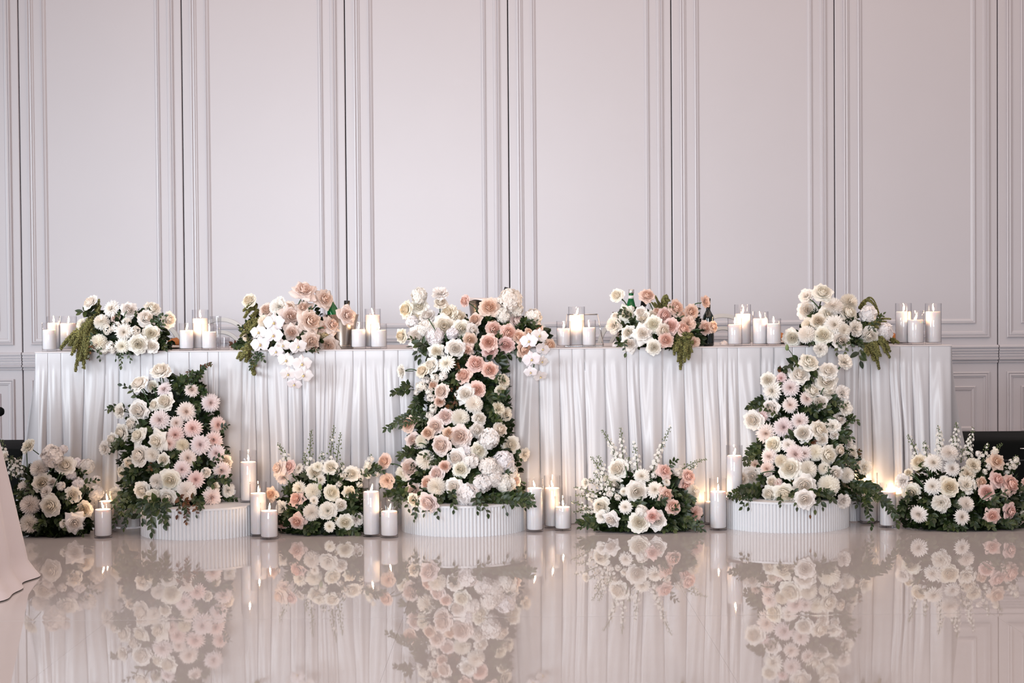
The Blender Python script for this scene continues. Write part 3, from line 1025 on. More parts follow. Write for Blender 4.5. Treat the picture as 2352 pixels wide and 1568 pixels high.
GT = 'flower arrangements along the table front'
GP = 'flower towers on the plinths'
GF = 'flower arrangements on the floor'

# --- on the table
A = Arrangement('table_flowers', 'low white dahlia and rose arrangement with green amaranth, leftmost on table',
                [(722, 225, 350, .15, .05), (750, 195, 372, .14, .09), (780, 185, 385, .13, .10), (800, 190, 385, .13, .10)], TZ, 101, group=GT)
A.foliage(420, .032)
A.blooms('''Rw 945 335 165 -.55 .6; Dw 1170 405 178; Rw 1365 420 155 .3 .35; Rw 1615 400 160 .4 .65; Rw 1555 505 170; Rw 1795 525 155 .75 .05; Mw 1075 545 170;
Mw 872 580 145; Mw 1045 770 190; Dw 1315 660 180; Rw 1600 670 160; Rw 1460 785 180; Rw 1610 805 130; Dw 1295 810 160; Sw 1135 630 130; Sw 1230 600 130; Sw 1335 545 120;
Sw 1440 650 145; Sw 1180 820 150; Sw 1105 850 100; Rd 1220 505 90''', 0, 620, 4.612)
A.sprigs('''a 960 560 800 1080 .016 .05; a 930 620 885 1045 .016 .04; a 900 640 640 840 .016 .02; a 1000 540 820 760 .018 .03; a 980 590 760 900 .018 .03; a 1000 640 850 960 .018 .02; a 960 600 730 800 .016 .02;
a 990 620 920 940 .018 .0; a 1040 470 1048 310 .009 .0; a 1020 480 1015 350 .009 .0; a 1000 560 870 600 .012 .01; g 980 470 860 450 5 .05; g 960 500 960 400 4 .055; g 1690 760 1755 850 11 .028; g 1650 730 1690 690 5 .03;
g 1320 850 1285 1015 14 .028; g 1280 860 1380 960 10 .026; g 1060 860 1060 945 8 .030; r 1040 880 945 935 8 .026; g 1400 520 1440 460 6 .03; g 1280 520 1260 470 6 .026; g 1150 860 1230 940 6 .026; s 1640 600 1760 530; s 1340 440 1290 560''', 0, 620, 4.612)
A.random_sprigs(4)

A = Arrangement('table_flowers', 'dusty blush rose and white orchid arrangement spilling beside the bronze wine bucket',
                [(715, 610, 720, .15, .05), (745, 580, 740, .14, .09), (780, 570, 745, .13, .10), (800, 575, 740, .13, .10)], TZ, 102, group=GT)
A.foliage(380, .032)
A.blooms('''Rc 730 295 135 -.4 .45; Cw 1030 355 175 0 .35; Rd 905 390 130; Pd 1275 195 235 .1 .7; Pd 1485 285 195 .55 .3; Pd 1700 440 180 .55 .2 -.05; Pd 1270 365 165; Pd 1150 450 205; Pd 1340 500 240;
Pd 1555 535 180 .5 .35; Pd 1155 610 160; Pd 1350 700 185; Ry 1480 640 140; Pd 1515 790 205 .2 -.1; Mc 880 500 130; Mc 715 640 130; Rs 1450 560 110; Rd 1130 360 100;
Ow 980 515 215 0 .1 -.03; Ow 830 610 175 -.2 .1 -.03; Ow 975 640 195 0 0 -.05; Ow 845 730 195 -.1 0 -.05; Ow 1065 740 155 .2 0 -.03; Ow 1215 750 185 .3 0 -.04; Ow 1000 800 155 0 -.2 -.05;
Ow 1100 885 175 0 -.1 -.07; Ow 1255 920 200 .2 0 -.08; Ow 1120 1020 170 -.1 -.3 -.07; Ow 1270 1030 195 .2 -.2 -.08; Ow 1180 1120 155 0 -.5 -.07''', 400, 620, 4.276)
A.sprigs('''a 790 360 690 470 .012 .01; a 800 380 680 400 .011 .01; a 800 370 740 340 .010 .01; a 820 400 770 480 .010 0; a 820 510 660 590 .012 .01; a 790 530 720 700 .014 .02; a 830 520 650 650 .012 .01; a 760 700 650 880 .016 .0; a 750 780 790 1020 .013 -.03; a 720 800 650 870 .012 .0; a 780 780 700 900 .014 0;
g 700 740 600 760 9 .036; r 640 755 560 755 6 .03; g 740 720 660 790 7 .034; g 900 790 755 900 11 .026; g 880 820 750 960 8 .026; g 800 830 880 880 7 .024; g 1270 790 1370 790 8 .030; r 1350 780 1410 800 6 .028; g 1250 580 1230 640 5 .045; s 1245 290 1200 400; s 1420 340 1350 400; s 1650 450 1490 490; s 1470 570 1400 590; s 1160 850 1180 910''', 400, 620, 4.276)
A.random_sprigs(2)

A = Arrangement('table_flowers', 'large table-centre arrangement, white roses at left, pink roses and hydrangea at right',
                [(738, 985, 1200, .15, .05), (755, 958, 1240, .13, .09), (780, 955, 1250, .11, .10), (805, 965, 1245, .10, .10)], TZ, 103, group=GT)
A.foliage(620, .036)
A.blooms('''Hw 405 190 200; Rc 245 345 170 -.65 .15; Rw 400 305 175 -.1 .3; Rc 365 420 140; Cw 640 155 180 0 .75; Rc 645 265 140 .1 .7; Rw 490 410 165 0 .55; Rc 725 380 185; Rc 865 430 150 .4 .3; Rw 690 535 240 0 .2;
Rw 885 560 190 .2 .15; Rw 1010 580 140 .5 .1; Rw 385 650 240; Rc 195 645 145 -.7 -.1; Hw 590 660 230; Hw 480 560 200; Hw 330 480 170; Hw 420 760 160; Hw 780 620 150; Rw 810 785 195 .1 .1 -.02; Pw 600 815 180 -.1 .1 -.02; Rc 395 930 120; Rs 980 690 140;
Rp 910 250 125 -.75 .1; Rs 1195 315 200 0 .35; Rs 1030 455 140 -.4 .3; Hc 1430 240 290; Hc 1350 415 190; Hc 1690 430 210; Hc 1500 350 170; Rb 1515 480 180; Rp 1250 570 165; Rp 1415 610 175; Rs 1530 650 150; Rp 1185 715 175 -.1 .1 -.02; Rp 1385 745 165; Rp 1200 810 150; Rs 1590 790 170;
Rs 1885 780 130 .6 0; Pp 940 800 150; Rs 1740 550 110; Rs 1640 600 90; Ow 1640 700 210 -.1 .1 -.05; Ow 1760 640 205 .2 .2 -.05; Ow 1795 790 180 .4 0 -.05; Ow 1670 905 215 0 -.1 -.07; Ow 1790 930 155 .4 -.3 -.06; Ow 1660 1050 165 -.2 -.4 -.07; Ow 1770 1100 165 .2 -.5 -.07''', 880, 640, 4.9)
A.sprigs('''s 310 390 430 500; s 510 450 690 790; s 640 215 640 380; s 955 270 1090 390; s 700 620 720 750; s 880 640 880 700; s 1700 960 1690 1050; g 1130 440 1090 400 6 .034; g 1100 500 1180 440 9 .034; g 1150 480 1250 400 9 .034; g 1280 560 1190 600 8 .03; g 1340 480 1310 440 7 .032;
g 1360 460 1380 540 8 .03; g 1580 520 1700 530 8 .036; g 1560 540 1620 480 7 .034; g 1300 620 1260 690 8 .036; g 1320 720 1290 800 9 .034; g 1440 760 1540 880 11 .034; g 1470 800 1420 860 8 .032; g 1200 900 1370 930 13 .032; g 1250 850 1340 970 10 .03; g 560 740 470 770 6 .04; g 480 800 380 860 7 .046; g 460 760 420 900 8 .042;
g 1060 640 1000 620 6 .034; g 520 470 520 550 3 .05; g 850 650 860 700 3 .045; g 1100 700 1060 760 8 .034; g 1040 760 1090 860 8 .034; g 1260 660 1310 640 7 .034; r 860 860 820 930 9 .03; r 900 870 940 960 9 .03''', 880, 640, 4.9)
A.random_sprigs(4)

A = Arrangement('table_flowers', 'white and pink rose arrangement in front of the green bottle, trailing amaranth',
                [(722, 1440, 1590, .14, .05), (750, 1432, 1610, .13, .08), (780, 1435, 1610, .12, .09), (795, 1440, 1600, .12, .09)], TZ, 104, group=GT)
A.foliage(330, .034)
A.blooms('''Rw 825 175 140 -.5 .35; Rs 1160 175 155 0 .65; Pw 945 380 185 -.1 .1; Rw 815 400 90; Cc 795 510 170 -.45 -.1; Rw 1085 360 120; Rw 1110 425 155; Rw 1235 385 120; Rw 1225 490 165; Pw 1110 590 205; Rw 960 590 145; Pw 965 700 185; Rw 1230 740 145 0 0 -.02;
Rs 1480 310 170; Rp 1355 395 158; Rs 1640 355 145 .3 .1; Rp 1415 510 155; Rp 1560 540 150; Cs 1610 480 160; Rc 1345 560 140; Rp 1365 660 148; Cs 1795 245 130 .7 .2; Rs 1790 530 135 .3 0; Rs 1880 515 115 .7 .1; Cs 1675 690 130 .4 -.2; Rs 1265 345 80; Rs 1540 390 80''', 1240, 640, 4.704)
A.sprigs('''s 870 215 935 280; s 1150 210 1225 350; s 1740 265 1640 300; s 1740 555 1630 575; s 1500 420 1470 450; s 1560 400 1490 460; a 1320 350 1250 190 .008 0; a 1320 340 1380 210 .011 .03; a 1310 350 1240 260 .007 0; a 1330 350 1410 300 .008 0; a 1340 350 1390 240 .009 .02; a 1540 610 1520 980 .014 .01; a 1560 620 1610 870 .012 .0; a 1500 600 1505 890 .014 .0; a 1600 600 1560 900 .013 .0; a 1480 610 1480 780 .014 .0; a 1620 600 1650 700 .012 0; a 1570 600 1580 800 .016 0; a 1450 600 1640 600 .014 0;
g 930 470 860 460 8 .034; g 960 480 1010 550 9 .034; g 1000 470 1060 490 7 .034; g 900 700 840 725 6 .035; g 920 760 930 800 5 .03; g 1090 700 1180 690 8 .03; g 1250 610 1230 680 6 .03; g 900 500 950 540 8 .034; g 1440 420 1470 380 6 .03''', 1240, 640, 4.704)
A.random_sprigs(2)

A = Arrangement('table_flowers', 'white chrysanthemum and rose arrangement with arching amaranth, rightmost on the table',
                [(715, 1880, 1950, .15, .05), (742, 1850, 1985, .14, .08), (770, 1835, 2010, .13, .09), (790, 1835, 2010, .13, .09)], TZ, 105, group=GT)
A.foliage(400, .034)
A.blooms('''Cw 865 180 125 -.4 .45; Rw 1010 150 155 0 .6; Rw 875 305 155 -.2 .1; Mw 1095 268 160; Mw 1240 235 155; Rw 1055 340 135; Rw 1235 325 170; Hw 1395 345 170; Dw 1110 430 178; Cc 895 430 125; Rc 970 400 120; Mw 870 515 155; Rw 1010 520 150; Mw 1190 480 120; Rw 1165 565 140; Cw 1295 465 138; Rw 1415 530 135;
Rw 745 545 140 -.3 0; Hw 1535 490 165; Cw 990 645 115 0 -.1 -.03; Sw 1440 480 100''', 1620, 630, 3.733)
A.sprigs('''s 890 210 980 300; s 1020 190 1040 250; a 1320 290 1500 385 .0055 .06; a 1340 270 1440 260 .006 .02; a 1390 430 1590 382 .007 .01; a 1360 440 1480 460 .014 .01; a 1350 420 1500 430 .013 .01; a 1400 560 1490 810 .012 .02; a 1450 560 1580 715 .012 .02; a 1470 550 1585 660 .012 .02; a 1380 590 1450 740 .014 .01; a 1400 580 1500 700 .014 .01; a 1500 540 1660 590 .012 .01; a 1360 600 1400 690 .012 0;
g 1010 310 900 380 9 .034; g 960 270 990 380 8 .034; g 1180 600 1130 670 7 .034; g 1210 610 1200 665 6 .034; g 1230 600 1260 640 6 .03; g 1340 640 1330 740 3 .055; g 950 560 900 600 7 .03; g 1300 560 1340 600 8 .034; g 1050 560 1060 600 7 .03; g 1430 380 1460 370 6 .034''', 1620, 630, 3.733)
A.random_sprigs(2)

# --- towers on the plinths
YB = -0.02
A = Arrangement('plinth_flowers', 'tower of blush dahlias and white roses on the left fluted plinth',
                [(868, 395, 450, -.045, .02), (900, 335, 465, -.05, .03), (960, 295, 490, -.07, .05), (1030, 285, 510, -.10, .09), (1100, 285, 515, -.12, .13), (1150, 290, 500, -.13, .15), (1172, 300, 490, -.14, .15)], PH, 201, ymax=YB, group=GP)
A.foliage(1150, .036)
A.blooms('''Rw 525 100 150 -.1 .75; Rw 345 210 140 -.4 .65; Rw 465 240 90; Db 553 258 130; Db 790 265 120; Db 945 375 150 .45 0; Rw 560 362 138; Rw 470 390 90; Db 745 445 160; Db 518 512 168; Rw 345 437 158; Cw 190 440 120 -.6 .15; Rw 285 550 125; Rw 200 617 128; Pw 340 640 145;
Db 660 540 115; Dp 790 580 155; Dp 1005 555 140 .6 .1; Pw 495 690 175; Dp 650 635 145; Dp 600 710 115; Db 855 715 165; Dp 965 680 145 .3 .1; Rw 125 670 105; Cw 65 745 120 -.7 0; Db 985 785 145; Rc 1060 860 105 .4 0; Mc 705 725 115; Rw 350 805 168; Mw 460 800 125; Db 757 825 150; Db 705 920 150; Db 1035 935 155;
Rw 215 935 118; Rc 270 870 90; Rw 905 945 78; Rw 605 1010 158; Mw 500 1020 128; Rw 550 840 95; Dp 815 1000 145; Mw 745 1095 165; Rw 375 1095 132; Mw 495 1125 100; Rw 585 1150 132; Rw 445 1185 148; Db 955 1150 170; Cw 1090 1090 112 .5 0; Rc 965 1060 85; Rw 155 1130 120 -.5 0; Cw 205 1060 90''', 220, 820, 3.5625)
A.sprigs('''g 720 330 800 130 16 .032; g 800 200 890 80 12 .028; r 850 110 945 60 8 .026; g 660 300 720 170 14 .032; g 740 300 830 170 13 .03; g 690 330 640 240 10 .03; g 830 320 890 290 9 .034; g 820 300 860 260 9 .032; g 700 280 770 240 11 .03; g 860 350 830 450 10 .032; r 780 150 750 130 5 .026; g 270 440 95 430 9 .034; g 240 740 120 770 9 .034; g 270 700 150 740 9 .034;
g 340 560 420 590 6 .05; g 430 520 360 560 5 .045; g 620 540 560 600 8 .04; g 640 840 560 900 6 .055; g 600 760 660 800 8 .045; g 300 1190 150 1370 15 .034; g 340 1200 230 1400 15 .034; g 280 1160 140 1230 12 .034; g 300 1120 200 1290 12 .034; g 430 1230 455 1430 13 .046; g 470 1230 560 1370 13 .044; g 400 1230 380 1350 10 .04; g 540 1240 580 1320 9 .036; r 720 1190 740 1350 15 .034; r 680 1180 670 1290 10 .034; r 780 1180 820 1290 10 .034; g 830 1160 860 1230 9 .034;
g 960 1010 1085 1030 10 .032; g 1050 1160 1140 1190 9 .034; g 1040 1130 1100 1200 8 .034; g 900 1000 960 1040 8 .036; g 300 1000 240 1040 10 .034; g 290 940 260 1010 8 .034; g 330 900 300 980 9 .036; g 420 880 520 940 10 .036; r 480 890 440 930 8 .03; s 375 260 440 400; s 525 150 530 200; s 460 240 500 330; s 860 575 960 545''', 220, 820, 3.5625)
A.random_sprigs(5)
m_ = MB(); p0 = at(466, 925, -.032); p1 = at(478, 1010, -.032)
m_.tube([p0 - A.base, Vector((p1.x, p1.y, PH + .002)) - A.base], .012, 10)
link('stand_pole', m_, M['steel'], A.root)

A = Arrangement('plinth_flowers', 'tall cascade of pink roses and white hydrangea climbing from the middle plinth to the table',
                [(832, 985, 1150, -.035, .02), (900, 975, 1155, -.05, .04), (980, 960, 1165, -.08, .07), (1060, 955, 1180, -.11, .12), (1120, 950, 1190, -.12, .15), (1162, 950, 1190, -.12, .16)], PH, 202, ymax=YB, group=GP)
A.foliage(1500, .036)
A.blooms('''Rw 478 70 132; Rc 405 115 115; Dw 610 50 155; Cw 225 120 110 -.85 0; Rp 870 50 140; Rp 990 110 128; Rp 760 155 125; Sw 590 160 100; Sw 520 180 100; Sw 440 200 100; Sw 400 250 110; Sw 470 290 85; Sw 485 350 95; Sw 505 440 100; Sw 480 500 90; Sw 380 540 80; Sw 360 300 70; Rs 500 240 75; Rb 570 295 128; Pw 780 315 165; Rp 880 280 128; Mw 855 400 155;
Rs 560 380 85; Cc 1110 205 122; Rc 1085 285 85; Cc 1070 435 115; Cc 1135 490 112; Rc 1085 620 118; Rb 605 505 132; Mw 740 520 160; Rw 900 525 110; Rb 520 590 132; Rs 285 570 122 -.35 .25; Rs 455 650 100; Rs 640 650 100; Rb 730 680 170; Rw 885 625 118; Rb 335 715 132 -.35 0; Mw 410 720 120 0 0 .02; Rb 565 755 160; Hw 980 700 200; Rw 1170 750 150 .3 .1; Cc 1295 830 110 .75 0;
Mw 430 880 170; Hw 790 800 100; Rw 895 800 132; Rw 700 870 158; Hw 830 890 140; Rw 740 960 130; Hw 980 940 180; Hw 1105 890 200; Hw 930 1080 175; Hw 1020 1040 160; Hw 1120 1085 185; Hw 1040 960 150; Hw 1160 980 150; Rs 600 935 92; Rb 530 995 128; Rb 300 950 160 -.4 .1; Cw 240 1000 125 -.3 0 .02; Mw 530 1115 165; Rs 450 1080 115; Rw 680 1110 138; Rb 335 1145 138; Rc 330 1225 100; Rb 460 1250 158; Hw 810 1200 230; Rb 1200 1060 130 .6 0;
Rs 80 890 120 -.5 .3; Cs 105 1060 128 -.2 0''', 860, 820, 3.7325)
A.sprigs('''g 340 280 150 310 13 .034; g 330 260 250 240 8 .03; g 440 460 100 620 18 .034; g 420 380 300 460 11 .036; g 400 340 340 400 9 .036; g 400 420 290 520 10 .036; g 380 430 390 470 5 .036; g 460 540 240 590 11 .03; g 350 830 210 860 10 .034; g 370 850 270 800 8 .034; g 1040 320 1140 335 7 .046; g 1000 340 1080 360 9 .044; g 960 260 1020 380 11 .042; g 980 230 1060 180 10 .036; g 1000 180 1090 190 9 .034; g 940 420 1010 500 11 .04; g 980 560 1060 530 8 .036; r 680 200 640 300 11 .03; r 700 240 720 330 11 .03; r 690 60 720 120 9 .03; r 690 400 640 450 9 .03; r 660 300 700 400 9 .03;
g 620 200 700 220 8 .04; g 540 250 620 260 7 .036; g 850 620 800 590 9 .032; g 780 600 720 570 8 .03; g 480 820 440 900 9 .03; g 540 860 480 900 9 .03; g 830 960 870 1120 12 .034; g 800 980 740 960 7 .04; g 850 1000 830 1080 9 .034; g 1180 820 1250 850 7 .036; g 900 1220 1360 1270 22 .036 -.39; g 950 1200 1340 1200 20 .036 -.37; g 960 1240 1200 1260 14 .036; g 1050 1180 1300 1240 14 .036 -.37; g 1180 1200 1290 1290 11 .034; g 860 1290 970 1340 9 .036; g 880 1260 880 1320 6 .036; g 920 1170 960 1220 9 .036; g 660 1200 680 1310 9 .038; g 650 1180 700 1250 9 .036; g 540 1300 430 1340 8 .032; g 520 1300 340 1390 12 .03; g 480 1330 540 1360 8 .03; g 380 1260 350 1330 7 .034;
g 290 1100 60 1110 14 .034; g 290 1150 100 1180 14 .034; g 280 1180 200 1310 11 .034; g 260 1130 180 1240 11 .034; g 300 1080 180 1060 9 .034; g 250 1200 290 1300 8 .034; g 620 1150 560 1240 10 .036; g 440 1020 380 1000 8 .034; g 640 1000 720 1040 10 .034; s 265 115 360 115; s 125 915 240 945; s 380 740 450 765; s 1250 1080 1300 1085; s 160 1060 260 1075''', 860, 820, 3.7325)
A.random_sprigs(6)

A = Arrangement('plinth_flowers', 'tower of white roses, chrysanthemums and blush dahlias on the right fluted plinth',
                [(868, 1800, 1870, -.04, .02), (910, 1775, 1915, -.045, .03), (980, 1760, 1935, -.07, .06), (1060, 1745, 1955, -.10, .10), (1120, 1740, 1960, -.11, .13), (1152, 1745, 1955, -.12, .14)], PH, 203, ymax=YB, group=GP)
A.foliage(1200, .036)
A.blooms('''Rw 815 170 140 .2 .65; Cw 1095 165 122 .3 .5; Rw 740 270 142; Dp 590 300 95; Rw 490 315 108 -.25 .2; Dw 515 400 155; Db 665 375 140; Rw 965 240 128 0 .5; Rw 950 320 158 0 .35; Rw 965 400 125; Cw 1080 415 118 .4 .2; Rw 845 400 118; Db 800 460 120; Rw 895 490 118; Rw 505 540 128; Db 665 510 126; Cw 1100 535 125 .4 .1; Dp 440 600 95; Db 738 640 138; Db 615 685 158; Rw 370 630 138 -.5 0;
Rw 765 730 128; Rw 900 705 138; Cw 1000 675 115; Rw 1055 615 95; Db 475 735 150; Rw 525 820 118; Dw 650 820 120; Rw 910 780 95; Mw 865 880 135; Rw 965 905 138; Cw 1130 815 95; Rw 1140 890 125 .35 0; Rc 1060 870 85; Db 495 915 130; Db 710 895 155; Db 780 890 115; Mc 600 950 110; Rw 660 1005 158; Mw 805 1015 150; Ds 390 980 85; Ds 480 1010 115; Mw 930 1010 100; Rw 1020 1050 108; Mw 1110 1060 126; Cw 1255 1000 118 .5 0;
Rw 370 1075 138 -.35 0; Rc 290 1090 90; Rc 520 1115 90; Dp 570 1120 75; Rw 775 1145 158; Mw 965 1145 176; Rw 500 1210 118; Rw 620 1210 158; Rw 780 1250 138; Cw 1085 1265 118 .3 -.2; Cw 1290 1200 135 .4 0; Rw 1010 740 70''', 1620, 780, 3.409)
A.sprigs('''b 640 65 735 205; g 740 190 640 230 4 .05; g 720 180 690 190 3 .055; g 760 160 790 160 3 .045; r 630 290 580 215 10 .026; r 650 300 630 250 8 .026; g 640 310 590 330 6 .034; g 800 210 810 340 5 .05; g 820 260 780 370 9 .04; g 850 200 850 260 4 .03; g 470 490 340 530 12 .034; g 460 470 400 490 8 .034; g 440 500 350 560 8 .03; g 450 860 310 950 14 .036; g 440 880 330 880 11 .036; g 430 900 340 960 9 .036; g 450 830 400 830 7 .036; g 460 1160 190 1220 16 .038 -.34; g 450 1200 260 1170 14 .038 -.33; g 440 1230 220 1250 14 .036 -.34; g 400 1220 290 1310 10 .036; g 370 1240 340 1310 8 .034; g 480 1100 430 1120 8 .036;
g 870 560 960 560 12 .046; g 900 600 880 520 8 .046; g 930 600 960 660 9 .046; r 910 640 920 700 5 .036; g 960 480 1030 500 9 .042; g 1000 460 1050 450 7 .036; g 780 520 850 570 9 .042; g 1090 640 1190 640 6 .030; g 1080 650 1120 600 5 .026; g 980 760 1140 760 8 .042; g 1000 780 1090 770 8 .042; g 970 820 1010 840 8 .036; g 700 780 640 760 7 .036; g 840 790 790 800 6 .036; r 800 800 850 800 5 .036; g 1040 940 1180 990 11 .034; r 1180 930 1210 870 6 .03; g 880 1080 960 1020 9 .036; g 660 1090 720 1060 9 .04; r 640 1100 680 1090 5 .036; g 700 1270 720 1310 7 .034; g 810 1300 860 1330 6 .034; r 790 1330 820 1370 5 .036; g 890 1250 920 1310 6 .045; g 870 1220 1000 1260 10 .036; g 580 1260 590 1290 4 .03;
g 1080 1100 1370 1260 20 .036 -.36; g 1100 1140 1300 1180 14 .034; g 1150 1160 1480 1390 22 .036 -.40 -.25; g 1240 1240 1300 1460 16 .032 -.34 -.28; g 1180 1190 1250 1330 12 .036; g 1220 1110 1370 1180 13 .030 -.34; g 1330 1270 1500 1440 12 .036 -.40 -.38; g 1130 1190 1190 1290 10 .034; g 1190 1120 1230 1060 9 .034; g 990 960 1080 980 9 .034; s 1070 205 1030 260; s 930 380 905 430; s 1200 985 1120 975; s 430 1050 550 1035''', 1620, 780, 3.409)
A.random_sprigs(5)
m_ = MB(); p0 = at(1936, 985, -.028); p1 = at(1933, 1090, -.028)
m_.tube([p0 - A.base, Vector((p1.x, p1.y, PH + .002)) - A.base], .010, 10)
link('stand_pole', m_, M['steel'], A.root)

# --- on the floor
A = Arrangement('floor_flowers', 'all-white floor arrangement of chrysanthemums, roses and hydrangea beside the foreground cloth',
                [(1085, 65, 175, -.16, .05), (1140, 50, 195, -.18, .08), (1195, 45, 200, -.19, .10), (1228, 50, 195, -.19, .10)], 0, 301, group=GF)
A.foliage(800, .036, below=0)
A.blooms('''Cw 310 310 172; Hw 590 430 270; Hw 715 350 110; Rw 735 530 200; Hw 980 540 180; Hw 870 500 120; Mw 430 570 210; Rw 475 730 198; Rw 590 720 98; Mw 280 780 188; Cw 510 830 140; Rw 820 860 168; Rw 930 790 118; Hw 880 740 150; Mw 330 975 235; Rw 570 900 110; Rw 560 990 210; Mw 330 1190 225; Pw 840 1180 232; Rc 945 1030 168; Hw 1080 840 185; Hw 690 765 110; Hw 800 640 125; Cw 45 430 130; Hw 1085 690 100; Cw 720 1190 90''', 0, 960, 4.9)
A.sprigs('''d 60 520 15 240 .6; d 160 640 240 440 .7; d 190 640 130 430 .7; d 130 700 110 460 .7; d 220 700 270 540 .7; s 300 390 310 620; s 600 560 500 700; s 690 610 600 800; s 720 620 650 760; s 430 660 440 500; g 340 800 330 700 7 .04; g 420 850 320 830 6 .036; g 300 1000 190 830 12 .034; g 500 1150 420 1230 10 .036; g 620 1120 700 1230 10 .036; g 740 1060 840 1030 7 .034; g 850 1240 930 1310 7 .034; g 560 1180 480 1180 9 .04; g 680 900 780 940 8 .034; g 640 960 720 880 8 .034; g 220 980 180 1150 8 .034''', 0, 960, 4.9)
A.random_sprigs(4)

A = Arrangement('floor_flowers', 'white and blush floor arrangement with tall green spikes between left and middle plinths',
                [(1095, 690, 810, -.15, .05), (1140, 660, 840, -.17, .08), (1190, 650, 845, -.18, .11), (1228, 655, 845, -.18, .11)], 0, 302, group=GF)
A.foliage(800, .036, below=0)
A.blooms('''Pb 510 600 205; Rp 640 580 150; Db 580 720 190 0 -.4; Dw 760 600 138; Rw 960 645 178; Cw 990 580 118; Rw 1145 585 160 0 .45; Rw 1400 665 172; Dw 1020 740 138; Dw 760 850 190; Pp 730 965 205; Mw 930 880 210; Rw 1165 890 180; Pc 1370 890 150; Ps 430 910 165 -.4 .1; Cw 555 1080 178; Mw 920 1140 208; Cw 1110 1110 208; Rw 1270 1050 138; Pp 575 1260 165; Pp 740 1245 195; Dw 1130 1300 140; Rw 1320 1255 178; Cw 1465 1215 160; Dw 940 990 128; Rc 1215 1210 50; Rc 1400 850 70;
Sw 1590 570 130; Sw 1500 700 120; Sw 1280 700 120; Sw 1640 490 80; Sw 1480 640 110; Sw 1250 790 100; Sw 1540 640 100; Sw 1700 670 90; Sw 1450 930 90; Sw 1490 800 100; Sw 1600 700 80''', 540, 960, 5.2275)
A.sprigs('''d 640 560 510 310 .35; d 890 640 915 140 .25; d 860 740 830 410 .4; d 1130 620 1190 90 .25; d 1200 700 1270 170 .3; d 1040 640 1050 410 .4; d 1260 720 1290 540 .6; d 1560 680 1640 440 .7; s 590 710 690 830; s 680 660 760 800; s 470 940 560 1000; s 980 720 990 800; s 1120 660 1110 800; s 790 1050 850 1080; s 660 1080 800 1150; s 1380 980 1210 1010; b 1020 830 1060 1020; g 1130 700 1130 640 3 .06; g 980 720 970 760 2 .05; g 880 780 870 700 4 .05;
g 660 960 590 860 8 .034; g 700 850 640 830 6 .034; g 1160 780 1200 730 7 .036; g 1350 1060 1330 1120 7 .045; g 1340 1040 1420 1000 8 .045; g 1280 1060 1440 1110 8 .045; g 800 1280 960 1310 9 .048; g 820 1340 900 1380 8 .042; g 780 1370 860 1330 8 .042; g 1200 1370 1300 1390 8 .042; g 1280 1330 1440 1380 10 .040; g 1380 1350 1480 1400 8 .038; g 680 1140 600 1180 8 .034; g 790 1000 780 1100 8 .036; g 1200 820 1280 760 7 .034; g 1090 1230 1180 1220 6 .03; g 1580 660 1720 600 9 .034; g 1560 700 1770 640 9 .03''', 540, 960, 5.2275)
A.random_sprigs(4)

A = Arrangement('floor_flowers', 'white rose and pink rose floor arrangement with splayed white spikes between middle and right plinths',
                [(1095, 1425, 1545, -.15, .05), (1135, 1390, 1575, -.17, .08), (1185, 1365, 1590, -.18, .11), (1223, 1370, 1590, -.18, .11)], 0, 303, group=GF)
A.foliage(900, .036, below=0)
A.blooms('''Rw 1075 525 192; Dw 1330 600 172; Rw 1050 705 172; Rw 1280 765 198; Dw 1470 740 182; Pp 1570 545 160; Pp 1590 800 172; Rp 1820 600 138; Pp 1790 710 165; Mw 1870 760 148; Rp 1660 920 148; Cp 1890 990 158 .4 0; Rw 905 920 168; Cw 915 1025 138; Pw 1010 1060 160; Dw 1155 925 148; Rw 1300 1080 198; Rw 1490 1060 176; Pp 1440 1020 150 0 0 -.02; Hw 1330 970 150; Dw 1590 660 95; Cw 740 670 100; Dw 1140 760 98; Sw 1000 790 90; Sw 1460 590 90; Sw 1700 560 100; Sw 960 620 80; Sw 1080 820 90''', 1180, 960, 4.523)
A.sprigs('''d 1110 480 915 120 .6; d 1140 480 1110 100 .65; d 1060 500 1010 250 .8; d 1290 560 1250 250 .5; d 1440 560 1630 90 .6; d 1430 600 1560 250 .8; d 1640 600 2005 425 .3; d 1740 640 1900 490 .6; d 960 680 800 400 .45; d 950 640 875 395 .45; d 960 760 770 640 .6; d 980 860 630 720 .4; d 900 880 640 800 .4; d 860 1010 600 870 .35; d 840 990 620 980 .5; d 1210 560 1190 410 .7; d 1000 850 830 560 .6; d 1060 860 960 600 .5; s 1640 730 1700 640; s 1650 760 1710 700; s 1180 620 1160 500; s 1040 950 1100 1000;
g 960 1090 680 1080 14 .036; g 900 1120 740 1030 11 .038; g 960 1130 690 1130 13 .034; g 930 1150 850 1170 8 .034; g 1240 920 1330 900 9 .04; g 1420 900 1560 860 11 .04; g 1700 800 1860 860 12 .034; g 1720 900 1800 960 10 .034; g 1680 1050 1960 1150 15 .034; g 1640 1090 1900 1140 13 .036; g 1600 1130 1660 1190 9 .038; g 1520 1130 1560 1190 8 .04; g 1700 1000 1820 1060 10 .034; g 1080 1130 1180 1150 9 .036; g 1200 1160 1260 1200 8 .036; g 1200 850 1260 890 8 .034; g 1100 1000 1160 1060 8 .034; g 1370 640 1400 680 6 .034''', 1180, 960, 4.523)
A.random_sprigs(4)

